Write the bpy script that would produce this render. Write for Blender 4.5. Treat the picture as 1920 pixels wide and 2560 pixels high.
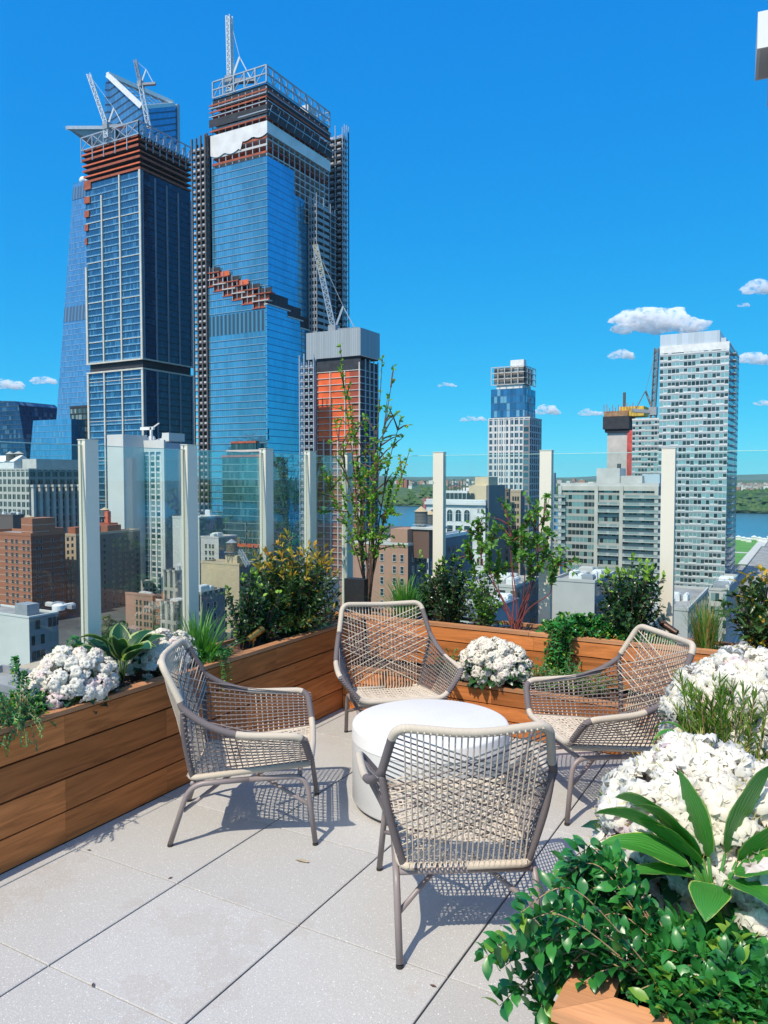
import bpy, math, random
import numpy as np
from mathutils import Vector, Matrix
PI = math.pi; R = math.radians
random.seed(7); rng = np.random.default_rng(7)
for o in list(bpy.data.objects): bpy.data.objects.remove(o)
sc = bpy.context.scene; COL = sc.collection

# ------------------------------------------------ camera, sky, sun, exposure
# world X runs along the rear railing, world Y along the left planter (both follow the city grid)
YAW = R(29.24); PITCH = R(2.59); CX, CY, CZ = 2.256, -1.678, 1.67; FP = 1925.0
cam = bpy.data.cameras.new('camera'); co = bpy.data.objects.new('camera', cam); COL.objects.link(co)
co.location = (CX, CY, CZ); co.rotation_euler = (PI/2-PITCH, 0, YAW)
cam.sensor_fit = 'HORIZONTAL'; cam.sensor_width = 36; cam.lens = 36*FP/1920; cam.clip_start = .05; cam.clip_end = 40000
sc.camera = co
SUN_TO = Vector((-.101, -.995, 0)).normalized()*math.cos(R(56)) + Vector((0, 0, math.sin(R(56))))
wd = bpy.data.worlds.new('World'); sc.world = wd; wd.use_nodes = True
wn = wd.node_tree.nodes; wl = wd.node_tree.links; wn.clear()
sky = wn.new('ShaderNodeTexSky'); sky.sky_type = 'NISHITA'; sky.sun_disc = False
sky.sun_elevation = R(56); sky.sun_rotation = math.atan2(SUN_TO.x, SUN_TO.y); sky.altitude = 4000
sky.air_density = 1.0; sky.dust_density = 0; sky.ozone_density = 3
spn = wn.new('ShaderNodeSeparateColor'); cbn = wn.new('ShaderNodeCombineColor'); wl.new(sky.outputs[0], spn.inputs[0])
for ch, (k, g) in enumerate(((.105, 1.25), (1.90, .54), (5.3, .17))):      # photographic grading of the sky's colour
    p_ = wn.new('ShaderNodeMath'); p_.operation = 'POWER'; p_.inputs[1].default_value = g; wl.new(spn.outputs[ch], p_.inputs[0])
    q_ = wn.new('ShaderNodeMath'); q_.operation = 'MULTIPLY'; q_.inputs[1].default_value = k; wl.new(p_.outputs[0], q_.inputs[0]); wl.new(q_.outputs[0], cbn.inputs[ch])
bg = wn.new('ShaderNodeBackground'); bg.inputs[1].default_value = .12
wo = wn.new('ShaderNodeOutputWorld')
# warm glow added to the sky around the sun, to make shadows less blue
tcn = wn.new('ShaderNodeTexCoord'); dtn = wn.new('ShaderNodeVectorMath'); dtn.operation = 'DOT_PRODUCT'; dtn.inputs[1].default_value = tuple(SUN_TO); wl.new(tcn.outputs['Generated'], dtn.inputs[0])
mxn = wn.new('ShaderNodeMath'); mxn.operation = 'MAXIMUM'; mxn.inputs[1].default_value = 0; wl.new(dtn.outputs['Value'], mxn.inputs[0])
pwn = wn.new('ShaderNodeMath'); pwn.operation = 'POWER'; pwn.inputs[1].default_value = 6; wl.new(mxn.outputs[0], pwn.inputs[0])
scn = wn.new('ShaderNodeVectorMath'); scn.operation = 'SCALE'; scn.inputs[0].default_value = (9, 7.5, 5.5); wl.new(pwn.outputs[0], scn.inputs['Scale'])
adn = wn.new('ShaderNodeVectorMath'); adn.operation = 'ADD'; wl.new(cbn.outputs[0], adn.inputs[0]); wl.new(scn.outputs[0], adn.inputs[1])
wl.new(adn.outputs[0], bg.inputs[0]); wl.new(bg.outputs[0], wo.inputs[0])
sl = bpy.data.lights.new('sun', 'SUN'); sl.energy = 4.4; sl.angle = R(.53); sl.color = (1, .895, .74)
so = bpy.data.objects.new('sun', sl); COL.objects.link(so); so.rotation_euler = SUN_TO.to_track_quat('Z', 'Y').to_euler()
sc.view_settings.view_transform = 'Standard'; sc.view_settings.look = 'None'; sc.view_settings.exposure = .13; sc.view_settings.gamma = 1
sc.cycles.max_bounces = 16; sc.cycles.volume_step_rate = 4; sc.cycles.transparent_max_bounces = 24; sc.cycles.diffuse_bounces = 3; sc.cycles.glossy_bounces = 3
sc.cycles.volume_bounces = 14; sc.cycles.caustics_reflective = False; sc.cycles.caustics_refractive = False

# ------------------------------------------------ measuring helpers (photo pixel + one known coordinate -> point in the place)
FW = Vector((-math.sin(YAW), math.cos(YAW), 0)); RT = Vector((math.cos(YAW), math.sin(YAW), 0))
def ray(u, v):
    x = (u-960)/FP; y = (1280-v)/FP
    f = math.cos(PITCH)+y*math.sin(PITCH); z = -math.sin(PITCH)+y*math.cos(PITCH)
    return RT*x + FW*f + Vector((0, 0, z))
CAMP = Vector((CX, CY, CZ))
def atd(u, v, d):                       # at depth d
    r = ray(u, v); return CAMP + r*(d/r.dot(FW))
def onz(u, v, z): r = ray(u, v); return CAMP + r*((z-CZ)/r.z)
def onx(u, v, x): r = ray(u, v); return CAMP + r*((x-CX)/r.x)
def ony(u, v, y): r = ray(u, v); return CAMP + r*((y-CY)/r.y)

# ------------------------------------------------ object helpers
def tag(o, label=None, cat=None, group=None, kind=None):
    if label: o['label'] = label
    if cat: o['category'] = cat
    if group: o['group'] = group
    if kind: o['kind'] = kind
    return o
def thing(name, label, cat, loc=(0, 0, 0), rz=0, group=None):
    o = bpy.data.objects.new(name, None); COL.objects.link(o); o.location = loc; o.rotation_euler = (0, 0, rz)
    o.empty_display_size = .1
    return tag(o, label, cat, group)
def link(name, me, parent=None, loc=None, rot=None):
    o = bpy.data.objects.new(name, me); COL.objects.link(o)
    if parent is not None: o.parent = parent
    if loc is not None: o.location = loc
    if rot is not None: o.rotation_euler = rot
    return o
def children(o): return [c for c in bpy.data.objects if c.parent is o]
def copy_thing(src, loc, rz, label, group=None, kids=None):
    r = src.copy(); COL.objects.link(r); r.location = loc; r.rotation_euler = (0, 0, rz); r['label'] = label
    for ch in (kids or children(src)):
        c = ch.copy(); COL.objects.link(c); c.parent = r
    return r

class MB:
    def __init__(s): s.v = []; s.f = []; s.uv = []; s.m = []
    def quad(s, a, b, c, d, m=0, uv=None):
        n = len(s.v); s.v += [tuple(a), tuple(b), tuple(c), tuple(d)]; s.f.append((n, n+1, n+2, n+3)); s.m.append(m)
        s.uv += uv or [(0, 0), (1, 0), (1, 1), (0, 1)]
    def poly(s, pts, m=0, uv=None):
        n = len(s.v); s.v += [tuple(p) for p in pts]; s.f.append(tuple(range(n, n+len(pts)))); s.m.append(m)
        s.uv += uv or [(p[0], p[1]) for p in pts]
    def wall(s, p, q, z0, z1, m=0, p1=None, q1=None):   # p,q xy bottom; optional top xy
        p1 = p1 or p; q1 = q1 or q; w = math.hypot(q[0]-p[0], q[1]-p[1]); w1 = math.hypot(q1[0]-p1[0], q1[1]-p1[1])
        o = (w-w1)/2
        s.quad((p[0], p[1], z0), (q[0], q[1], z0), (q1[0], q1[1], z1), (p1[0], p1[1], z1), m, [(0, z0-z1), (w, z0-z1), (w-o, 0), (o, 0)])
    def box(s, x0, x1, y0, y1, z0, z1, m=0, mt=None, ms=None):
        if x0 > x1: x0, x1 = x1, x0
        if y0 > y1: y0, y1 = y1, y0
        ms = m if ms is None else ms; mt = m if mt is None else mt
        s.wall((x0, y0), (x1, y0), z0, z1, m); s.wall((x1, y0), (x1, y1), z0, z1, ms)
        s.wall((x1, y1), (x0, y1), z0, z1, m); s.wall((x0, y1), (x0, y0), z0, z1, ms)
        s.quad((x0, y0, z1), (x1, y0, z1), (x1, y1, z1), (x0, y1, z1), mt, [(x0, y0), (x1, y0), (x1, y1), (x0, y1)])
        s.quad((x0, y1, z0), (x1, y1, z0), (x1, y0, z0), (x0, y0, z0), mt, [(x0, y1), (x1, y1), (x1, y0), (x0, y0)])
        return s
    def beam(s, p, q, w, h=None, m=0):
        h = h or w; p = Vector(p); q = Vector(q); d = (q-p); L = d.length
        if L < 1e-6: return s
        d /= L; up = Vector((0, 0, 1)) if abs(d.z) < .95 else Vector((1, 0, 0))
        a = d.cross(up).normalized()*w/2; b = a.cross(d).normalized()*h/2
        P = [p-a-b, p+a-b, p+a+b, p-a+b]; Q = [x+d*L for x in P]
        for i in range(4):
            j = (i+1) % 4; s.quad(P[i], P[j], Q[j], Q[i], m, [(0, 0), (0, w), (L, w), (L, 0)])
        s.quad(P[3], P[2], P[1], P[0], m); s.quad(Q[0], Q[1], Q[2], Q[3], m)
        return s
    def tube(s, pts, r, n=6, m=0, closed=False, mf=None, caps=True):
        pts = [Vector(p) for p in pts]; N = len(pts); base = len(s.v); L = 0; rows = []
        rr = r if hasattr(r, '__len__') else [r]*N
        up = None; Ls = []
        for i, p in enumerate(pts):
            a = pts[i-1] if (i > 0 or closed) else pts[i]; b = pts[(i+1) % N] if (i < N-1 or closed) else pts[i]
            t = (b-a).normalized()
            if up is None: up = Vector((0, 0, 1)) if abs(t.z) < .9 else Vector((1, 0, 0))
            x = (up-t*up.dot(t)); x = x.normalized() if x.length > 1e-6 else t.orthogonal().normalized(); up = x; y = t.cross(x)
            if i: L += (p-pts[i-1]).length
            Ls.append(L)
            for k in range(n):
                an = 2*PI*k/n; s.v.append(tuple(p+(x*math.cos(an)+y*math.sin(an))*rr[i]))
        for i in range(N if closed else N-1):
            j = (i+1) % N; l1 = Ls[i]; l2 = Ls[i]+(pts[j]-pts[i]).length
            for k in range(n):
                k2 = (k+1) % n
                s.f.append((base+i*n+k, base+i*n+k2, base+j*n+k2, base+j*n+k)); s.m.append(mf(i/(N-1)) if mf else m)
                s.uv += [(l1, k/n), (l1, (k+1)/n), (l2, (k+1)/n), (l2, k/n)]
        if caps and not closed:
            s.f.append(tuple(base+k for k in range(n))[::-1]); s.m.append(mf(0) if mf else m); s.uv += [(0, 0)]*n
            s.f.append(tuple(base+(N-1)*n+k for k in range(n))); s.m.append(mf(1) if mf else m); s.uv += [(0, 0)]*n
        return s
    def lathe(s, prof, c=(0, 0, 0), n=24, m=0):
        base = len(s.v)
        for r, z in prof:
            for k in range(n): a = 2*PI*k/n; s.v.append((c[0]+r*math.cos(a), c[1]+r*math.sin(a), c[2]+z))
        for i in range(len(prof)-1):
            for k in range(n):
                k2 = (k+1) % n
                s.f.append((base+i*n+k, base+i*n+k2, base+(i+1)*n+k2, base+(i+1)*n+k)); s.m.append(m)
                w = 2*PI*max(prof[i][0], .01)
                s.uv += [(k/n*w, prof[i][1]), ((k+1)/n*w, prof[i][1]), ((k+1)/n*w, prof[i+1][1]), (k/n*w, prof[i+1][1])]
        return s
    def mesh(s, name, mats, smooth=False):
        me = bpy.data.meshes.new(name); me.from_pydata(s.v, [], s.f)
        for mt in (mats if isinstance(mats, (list, tuple)) else [mats]): me.materials.append(mt)
        me.polygons.foreach_set('material_index', np.array(s.m, np.int32))
        if smooth: me.polygons.foreach_set('use_smooth', np.ones(len(s.f), bool))
        uvl = me.uv_layers.new(name='UVMap'); uvl.data.foreach_set('uv', np.array(s.uv, np.float32).ravel())
        me.update(); return me
    def build(s, name, mats, parent=None, smooth=False, loc=None):
        return link(name, s.mesh(name, mats, smooth), parent, loc)

def catmull(P, n=6, closed=False):
    P = [Vector(p) for p in P]; out = []; N = len(P)
    for i in range(N if closed else N-1):
        g = (lambda k: P[k % N]) if closed else (lambda k: P[min(max(k, 0), N-1)])
        p0, p1, p2, p3 = g(i-1), g(i), g(i+1), g(i+2)
        for j in range(n):
            t = j/n
            out.append(.5*((2*p1)+(p2-p0)*t+(2*p0-5*p1+4*p2-p3)*t*t+(3*p1-p0-3*p2+p3)*t**3))
    if not closed: out.append(P[-1])
    return out
def fillet(P, r, n=5, closed=False):   # polyline with rounded corners
    P = [Vector(p) for p in P]; out = []; N = len(P)
    for i, p in enumerate(P):
        if not closed and i in (0, N-1): out.append(p); continue
        a = P[i-1]; b = P[(i+1) % N]; ra = min(r, (a-p).length*.45, (b-p).length*.45)
        A = p+(a-p).normalized()*ra; B = p+(b-p).normalized()*ra
        for j in range(n+1):
            t = j/n; out.append(A*(1-t)**2+p*2*t*(1-t)+B*t*t)
    return out

# ------------------------------------------------ materials
class NT:
    def __init__(s, name):
        s.mat = bpy.data.materials.new(name); s.mat.use_nodes = True; t = s.mat.node_tree; s.n = t.nodes; s.l = t.links; s.n.clear()
        s.out = s.n.new('ShaderNodeOutputMaterial')
    def node(s, typ, **k):
        x = s.n.new('ShaderNode'+typ)
        for a, b in k.items(): setattr(x, a, b)
        return x
    def put(s, sock, v):
        if v is None: return
        if hasattr(v, 'is_output') or isinstance(v, bpy.types.NodeSocket): s.l.new(v, sock)
        elif isinstance(v, (tuple, list)):
            sock.default_value = (*v, 1) if (len(v) == 3 and len(sock.default_value) == 4) else v
        else: sock.default_value = v
    def math(s, op, a, b=None, c=None):
        x = s.node('Math', operation=op); s.put(x.inputs[0], a); s.put(x.inputs[1], b)
        if c is not None: s.put(x.inputs[2], c)
        return x.outputs[0]
    def vmath(s, op, a, b=None):
        x = s.node('VectorMath', operation=op); s.put(x.inputs[0], a); s.put(x.inputs[1], b); return x.outputs[0]
    def mix(s, f, a, b):
        x = s.node('Mix', data_type='RGBA'); s.put(x.inputs[0], f); s.put(x.inputs[6], a); s.put(x.inputs[7], b); return x.outputs[2]
    def fmix(s, f, a, b):
        x = s.node('Mix', data_type='FLOAT'); s.put(x.inputs[0], f); s.put(x.inputs[2], a); s.put(x.inputs[3], b); return x.outputs[0]
    def noise(s, vec, scale, detail=3, rough=.55, dist=0, out='Fac'):
        x = s.node('TexNoise'); s.put(x.inputs['Vector'], vec); x.inputs['Scale'].default_value = scale
        x.inputs['Detail'].default_value = detail; x.inputs['Roughness'].default_value = rough; x.inputs['Distortion'].default_value = dist
        return x.outputs[out]
    def ramp(s, f, stops):
        x = s.node('ValToRGB'); s.put(x.inputs[0], f); e = x.color_ramp.elements
        while len(e) < len(stops): e.new(.5)
        for k, (p, c) in enumerate(stops): e[k].position = p; e[k].color = (*c, 1) if len(c) == 3 else c
        return x.outputs[0]
    def mapping(s, vec, scale=(1, 1, 1), loc=(0, 0, 0)):
        x = s.node('Mapping'); s.put(x.inputs[0], vec); x.inputs['Scale'].default_value = scale; x.inputs['Location'].default_value = loc; return x.outputs[0]
    def coord(s, k='Object'): return s.node('TexCoord').outputs[k]
    def bump(s, h, strength=.3, dist=.01, normal=None):
        x = s.node('Bump'); x.inputs['Strength'].default_value = strength; x.inputs['Distance'].default_value = dist
        s.put(x.inputs['Height'], h)
        if normal is not None: s.put(x.inputs['Normal'], normal)
        return x.outputs[0]
    def bsdf(s, col, rough=.6, metal=0, normal=None, spec=.5, **k):
        x = s.node('BsdfPrincipled'); s.put(x.inputs['Base Color'], col); s.put(x.inputs['Roughness'], rough); s.put(x.inputs['Metallic'], metal)
        s.put(x.inputs['Specular IOR Level'], spec)
        if normal is not None: s.put(x.inputs['Normal'], normal)
        for a, b in k.items(): s.put(x.inputs[a.replace('_', ' ')], b)
        return x.outputs[0]
    def done(s, sh): s.l.new(sh, s.out.inputs[0]); return s.mat

def plain(name, col, rough=.6, metal=0, var=.12, scale=8, bump=.1, spec=.5):
    t = NT(name); c = t.coord(); n = t.noise(c, scale, 4)
    dk = tuple(x*(1-var) for x in col); lt = tuple(min(1, x*(1+var)) for x in col)
    return t.done(t.bsdf(t.ramp(n, [(.3, dk), (.7, lt)]), rough, metal, t.bump(t.noise(c, scale*6, 3), bump, .01), spec))

def facade(name, wall, glass, cw, ch, fx=.6, fy=.6, glass2=None, p2=.25, rough=.08, metal=.0, wrough=.8, var=.35, sub=1, subw=.06, tilt=.012,
           ox=0, oy=0, wvar=.1, wscale=.3, band=None, bandf=.2, brick=False, depth=.15, wmetal=0, spec=.5, lines=None, gbig=0):
    """walls ruled into window cells, in metres along the wall and down from its top"""
    t = NT(name); uv = t.coord('UV'); sp = t.node('SeparateXYZ'); t.put(sp.inputs[0], uv)
    a = t.math('DIVIDE', t.math('ADD', sp.outputs[0], ox+.0001), cw); b = t.math('DIVIDE', t.math('ADD', sp.outputs[1], oy), ch)
    fa = t.math('FRACT', a); fb = t.math('FRACT', b)
    m1 = t.math('LESS_THAN', t.math('ABSOLUTE', t.math('SUBTRACT', fa, .5)), fx/2)
    m2 = t.math('LESS_THAN', t.math('ABSOLUTE', t.math('SUBTRACT', fb, .5)), fy/2)
    mask = t.math('MULTIPLY', m1, m2)
    if sub > 1:
        ca = t.math('DIVIDE', t.math('SUBTRACT', fa, .5-fx/2), fx)
        sa = t.math('FRACT', t.math('MULTIPLY', ca, float(sub)))
        mask = t.math('MULTIPLY', mask, t.math('GREATER_THAN', t.math('ABSOLUTE', t.math('SUBTRACT', sa, 0.0)), subw))
    cv = t.node('CombineXYZ')
    t.put(cv.inputs[0], t.math('FLOOR', t.math('MULTIPLY', a, float(sub)))); t.put(cv.inputs[1], t.math('FLOOR', b))
    wn_ = t.node('TexWhiteNoise', noise_dimensions='2D'); t.put(wn_.inputs['Vector'], cv.outputs[0]); rnd = wn_.outputs['Value']; rc = wn_.outputs['Color']
    g1 = tuple(x*(1-var) for x in glass); g3 = tuple(min(1, x*(1+var)) for x in glass)
    gc = t.mix(rnd, g1, g3)
    if glass2 is not None:
        sp2 = t.node('SeparateXYZ'); t.put(sp2.inputs[0], rc)
        gc = t.mix(t.math('MULTIPLY', t.math('LESS_THAN', sp2.outputs[1], p2), .85), gc, glass2)
    if gbig:     # dark patches painted into the glass as uneven reflections
        gn = t.ramp(t.noise(t.mapping(uv, (.035, .012, 1), (2.3, 4.1, 0)), 1, 2, .5), [(.42, (0, 0, 0)), (.55, (1, 1, 1))]); gc = t.mix(t.math('MULTIPLY', gn, gbig*.6), gc, tuple(x*.35 for x in glass))
    wcoord = t.mapping(uv, (1, 1, 1)); wnz = t.noise(wcoord, wscale, 4)
    wc = t.mix(wnz, tuple(x*(1-wvar) for x in wall), tuple(min(1, x*(1+wvar)) for x in wall))
    if brick:
        wc = t.mix(t.math('MULTIPLY', t.noise(t.mapping(uv, (1.2, 8, 1)), 1.2, 3), .5), wc, tuple(x*.6 for x in wall))
    if band is not None:
        bm = t.math('LESS_THAN', fb, bandf); wc = t.mix(bm, wc, band)
        if lines == 'over': mask = t.math('MULTIPLY', mask, t.math('SUBTRACT', 1.0, bm))
    col = t.mix(mask, wc, gc); ro = t.fmix(mask, wrough, rough); me = t.fmix(mask, wmetal, metal)
    geo = t.node('NewGeometry')
    off = t.vmath('MULTIPLY', t.vmath('SUBTRACT', rc, (.5, .5, .5)), (tilt, tilt, tilt))
    nz = t.vmath('MULTIPLY', t.vmath('SUBTRACT', t.noise(uv, .12, 2, out='Color'), (.5, .5, .5)), (tilt*2, tilt*2, tilt*2))
    nn = t.vmath('NORMALIZE', t.vmath('ADD', geo.outputs['Normal'], t.vmath('ADD', off, nz)))
    nb = t.bump(t.math('SUBTRACT', 1.0, mask), .6, depth, nn)
    return t.done(t.bsdf(col, ro, me, nb, spec))

def roofmat(name, col): return plain(name, col, .9, 0, .25, .15, .1)

# ================================================ THE TERRACE
def wood_mat(name, base=(.53, .185, .055), dark=.5, rough=.55):
    t = NT(name); uv = t.coord('UV'); oi = t.node('ObjectInfo').outputs['Random']
    cv = t.node('CombineXYZ'); t.put(cv.inputs[2], t.math('MULTIPLY', oi, 37.0))
    p = t.vmath('ADD', t.mapping(uv, (1.3, 15, 1)), cv.outputs[0])
    w = t.noise(p, 1.5, 4, .6, 1.6)
    p2 = t.vmath('ADD', t.mapping(uv, (4, 160, 1)), cv.outputs[0]); fine = t.noise(p2, 1.5, 3, .6)
    c1 = t.ramp(w, [(.25, tuple(x*dark for x in base)), (.5, base), (.8, tuple(min(1, x*1.45) for x in base))])
    c2 = t.mix(t.math('MULTIPLY', fine, .45), c1, tuple(x*.45 for x in base))
    v = t.math('ADD', .68, t.math('MULTIPLY', oi, .62))
    c3 = t.vmath('MULTIPLY', c2, v)
    return t.done(t.bsdf(c3, rough, 0, t.bump(fine, .15, .002), .18))
M_wood = wood_mat('hardwood'); M_woodl = wood_mat('hardwood_cap', (.56, .27, .13), .75, .6)

def paver_mat():
    t = NT('speckled_paver'); c = t.coord()
    sp = t.node('SeparateXYZ'); t.put(sp.inputs[0], c)
    cv = t.node('CombineXYZ'); t.put(cv.inputs[0], t.math('FLOOR', t.math('DIVIDE', sp.outputs[0], .61))); t.put(cv.inputs[1], t.math('FLOOR', t.math('DIVIDE', sp.outputs[1], .61)))
    wn_ = t.node('TexWhiteNoise', noise_dimensions='2D'); t.put(wn_.inputs['Vector'], cv.outputs[0])
    base = t.mix(wn_.outputs['Value'], (.405, .402, .382), (.465, .462, .440))
    big = t.noise(c, 2.2, 5, .6); base = t.mix(t.math('MULTIPLY', big, .5), base, (.33, .315, .295))
    s1 = t.noise(c, 230, 2, .7); base = t.mix(t.math('MULTIPLY', t.math('GREATER_THAN', s1, .60), .36), base, (.85, .85, .84))
    s2 = t.noise(t.mapping(c, loc=(3, 5, 1)), 190, 2, .7); base = t.mix(t.math('MULTIPLY', t.math('GREATER_THAN', s2, .62), .5), base, (.27, .26, .25))
    v = t.node('TexVoronoi'); t.put(v.inputs['Vector'], c); v.inputs['Scale'].default_value = 60
    base = t.mix(t.math('MULTIPLY', t.math('LESS_THAN', v.outputs['Distance'], .13), .5), base, (.92, .92, .92))
    st = t.noise(t.mapping(c, loc=(9, 1, 0)), 1.1, 6, .7); base = t.mix(t.math('MULTIPLY', t.math('GREATER_THAN', st, .60), .22), base, (.36, .31, .26))
    return t.done(t.bsdf(base, .82, 0, t.bump(s1, .25, .0015), .3))
M_paver = paver_mat()
M_dark = plain('shadow_gap', (.03, .03, .03), .9)
M_post = plain('cream_metal', (.76, .70, .58), .42, 0, .03, 3, .02)
M_stone_tbl = None

def pavers():
    m = MB(); T = .61
    for i in range(-2, 6):
        for j in range(-5, 6):
            x0, x1 = i*T+.0035, (i+1)*T-.0035; y0, y1 = j*T+.0018, (j+1)*T-.0018
            if i == -2: x0 = -.70
            if x1 < -.7 or x0 < -.71: x0 = -.70
            if x0 >= x1: continue
            y1 = min(y1, 2.985)
            if y0 > 2.98: continue
            h = random.uniform(-.0012, .0012); c = .0025
            P = [(x0, y0), (x1, y0), (x1, y1), (x0, y1)]; Q = [(x0+c, y0+c), (x1-c, y0+c), (x1-c, y1-c), (x0+c, y1-c)]
            m.poly([(a, b, h) for a, b in Q])
            for k in range(4):
                l = (k+1) % 4
                m.quad((*P[k], h-c), (*P[l], h-c), (*Q[l], h), (*Q[k], h)); m.quad((*P[k], -.03), (*P[l], -.03), (*P[l], h-c), (*P[k], h-c))
    tag(m.build('terrace_floor', M_paver), kind='structure')
    b = MB().box(-1.16, 6, -6, 3.78, -.35, -.02); tag(b.build('terrace_slab', M_dark), kind='structure')
pavers()
body = MB().box(-1.0, 20, -22, 3.6, -65, -.36)
M_ownwall = facade('own_building_wall', (.5, .47, .42), (.05, .07, .08), 3.2, 3.4, .5, .55)
tag(body.build('own_building', M_ownwall), 'our own apartment building standing beneath the paved terrace', 'building')

M_soil = None
def soil_mat():
    t = NT('bark_mulch'); c = t.coord(); n = t.noise(c, 60, 4, .7); n2 = t.noise(c, 14, 3)
    col = t.ramp(n, [(.3, (.035, .018, .012)), (.5, (.12, .06, .035)), (.72, (.30, .17, .10))])
    return t.done(t.bsdf(t.mix(t.math('MULTIPLY', n2, .5), col, (.05, .03, .02)), .9, 0, t.bump(n, .9, .012)))
M_soil = soil_mat()
def mulch(x0, x1, y0, y1, z, parent):
    m = MB(); nx = max(2, int((x1-x0)/.05)); ny = max(2, int((y1-y0)/.05))
    H = rng.uniform(-.012, .014, (nx+1, ny+1))
    for i in range(nx):
        for j in range(ny):
            p = [(x0+(x1-x0)*a/nx, y0+(y1-y0)*b/ny, z+H[a, b]) for a, b in ((i, j), (i+1, j), (i+1, j+1), (i, j+1))]
            m.poly(p)
    for k in range(int((x1-x0)*(y1-y0)*1500)):     # bark chips
        c = Vector((random.uniform(x0, x1), random.uniform(y0, y1), z+random.uniform(.0, .02))); a = random.uniform(0, PI); l = random.uniform(.006, .02); w = l*random.uniform(.25, .6)
        d = Vector((math.cos(a)*l, math.sin(a)*l, random.uniform(-.3, .3)*l)); e = Vector((-math.sin(a)*w, math.cos(a)*w, random.uniform(-.5, .5)*w))
        m.quad(c-d-e, c+d-e*.5, c+d*.8+e, c-d*.9+e)
    return m.build('mulch', M_soil, parent)

def board_run(parent, axis, face, lo, hi, zs, cuts, outward, th=.022):
    """boards on a face; axis 'y': face plane x=face, boards run along y. outward = +1/-1 side the face looks"""
    for r, (z0, z1) in enumerate(zs):
        cs = [lo]+[c for c in cuts[r] if lo < c < hi]+[hi]
        for a, b in zip(cs[:-1], cs[1:]):
            m = MB(); f0, f1 = (face-th, face) if outward > 0 else (face, face+th)
            if axis == 'y': m.box(f0, f1, a+.0006, b-.0006, z0, z1)
            else: m.box(a+.0006, b-.0006, f0, f1, z0, z1)
            o = m.build('board', M_wood, parent)
            bv = o.modifiers.new('bevel', 'BEVEL'); bv.width = .0022; bv.segments = 2; bv.limit_method = 'ANGLE'
def core(parent, x0, x1, y0, y1, z1):
    m = MB(); t = .016   # dark carcass shell behind the boards
    m.box(x0, x0+t, y0, y1, .004, z1); m.box(x1-t, x1, y0, y1, .004, z1); m.box(x0+t, x1-t, y0, y0+t, .004, z1); m.box(x0+t, x1-t, y1-t, y1, .004, z1)
    return m.build('carcass', M_dark, parent)
def cap(parent, segs, z0, z1):
    for s in segs:
        m = MB()
        if len(s) == 4 and not hasattr(s[0], '__len__'): m.box(s[0], s[1], s[2], s[3], z0, z1)
        else:
            n = len(s); m.poly([(*p, z1) for p in s]); m.poly([(*p, z0) for p in s][::-1])
            for k in range(n): m.wall(s[k], s[(k+1) % n], z0, z1)
        o = m.build('cap_board', M_woodl, parent)
        bv = o.modifiers.new('bevel', 'BEVEL'); bv.width = .004; bv.segments = 2; bv.limit_method = 'ANGLE'

ZS = [(.006, .143), (.150, .294), (.303, .449), (.458, .588)]
LP = thing('planter', 'long hardwood planter down the left side of the terrace, its face in shade', 'planter', (0, 0, 0), group='hardwood planters')
core(LP, -1.05, -.72, -1.6, 3.28, .57)
board_run(LP, 'y', -.695, -1.6, 3.285, ZS, [[.62, 1.25, 2.6], [.623, 1.9], [1.25, 2.4], [.624, 1.6, 2.2]], 1)
cap(LP, [(-.755, -.690, -1.6, 3.285), (-1.06, -1.022, -1.6, 3.285)], .594, .616)
mulch(-1.02, -.757, -1.55, 3.28, .575, LP)
BP = thing('planter', 'hardwood planter along the rear railing, holding tree and tall shrubs, raised', 'planter', group='hardwood planters')
core(BP, -1.05, 3.6, 3.345, 3.63, .57)
board_run(BP, 'x', 3.315, -.69, 3.6, [(.313, .384), (.393, .492), (.50, .592)], [[.9, 2.3], [1.4], [.62, 2.05]], -1)
cap(BP, [(-1.06, .585, 3.310, 3.372), (.588, 2.05, 3.310, 3.372), (2.053, 3.6, 3.310, 3.372), (-1.06, 3.6, 3.60, 3.64)], .598, .62)
mulch(-1.03, 3.6, 3.374, 3.60, .58, BP)
SP = thing('planter', 'low step planter of hardwood boards at the foot of the rear planter', 'planter', group='hardwood planters')
core(SP, -.69, 3.4, 3.0, 3.30, .27)
board_run(SP, 'x', 2.975, -.69, 3.4, [(.006, .095), (.103, .192), (.200, .288)], [[.3, 1.7], [1.0], [.45, 2.1]], -1)
cap(SP, [(-.69, .9, 2.970, 3.02), (.903, 3.4, 2.970, 3.02)], .294, .314)
mulch(-.69, 3.4, 3.022, 3.30, .285, SP)
fc = onz(1378, 2533, .61); FX, FY = fc.x, fc.y
GP = thing('planter', 'hardwood planter in the near corner with pale mitred cap boards under glossy groundcover', 'planter', group='hardwood planters')
core(GP, FX+.03, 3.2, FY+.03, 1.95, .57)
board_run(GP, 'x', FY+.005, FX+.005, 3.2, ZS, [[], [], [], []], -1); board_run(GP, 'y', FX+.005, FY+.03, 1.98, ZS, [[.9], [.5], [1.2], [.7]], -1)
CW = .10
cap(GP, [[(FX, FY), (3.2, FY), (3.2, FY+CW), (FX+CW, FY+CW)], [(FX, FY+.001), (FX+CW-.001, FY+CW), (FX+CW-.001, 1.98), (FX, 1.98)]], .594, .616)
mulch(FX+CW, 3.2, FY+CW, 1.98, .56, GP)
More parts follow.
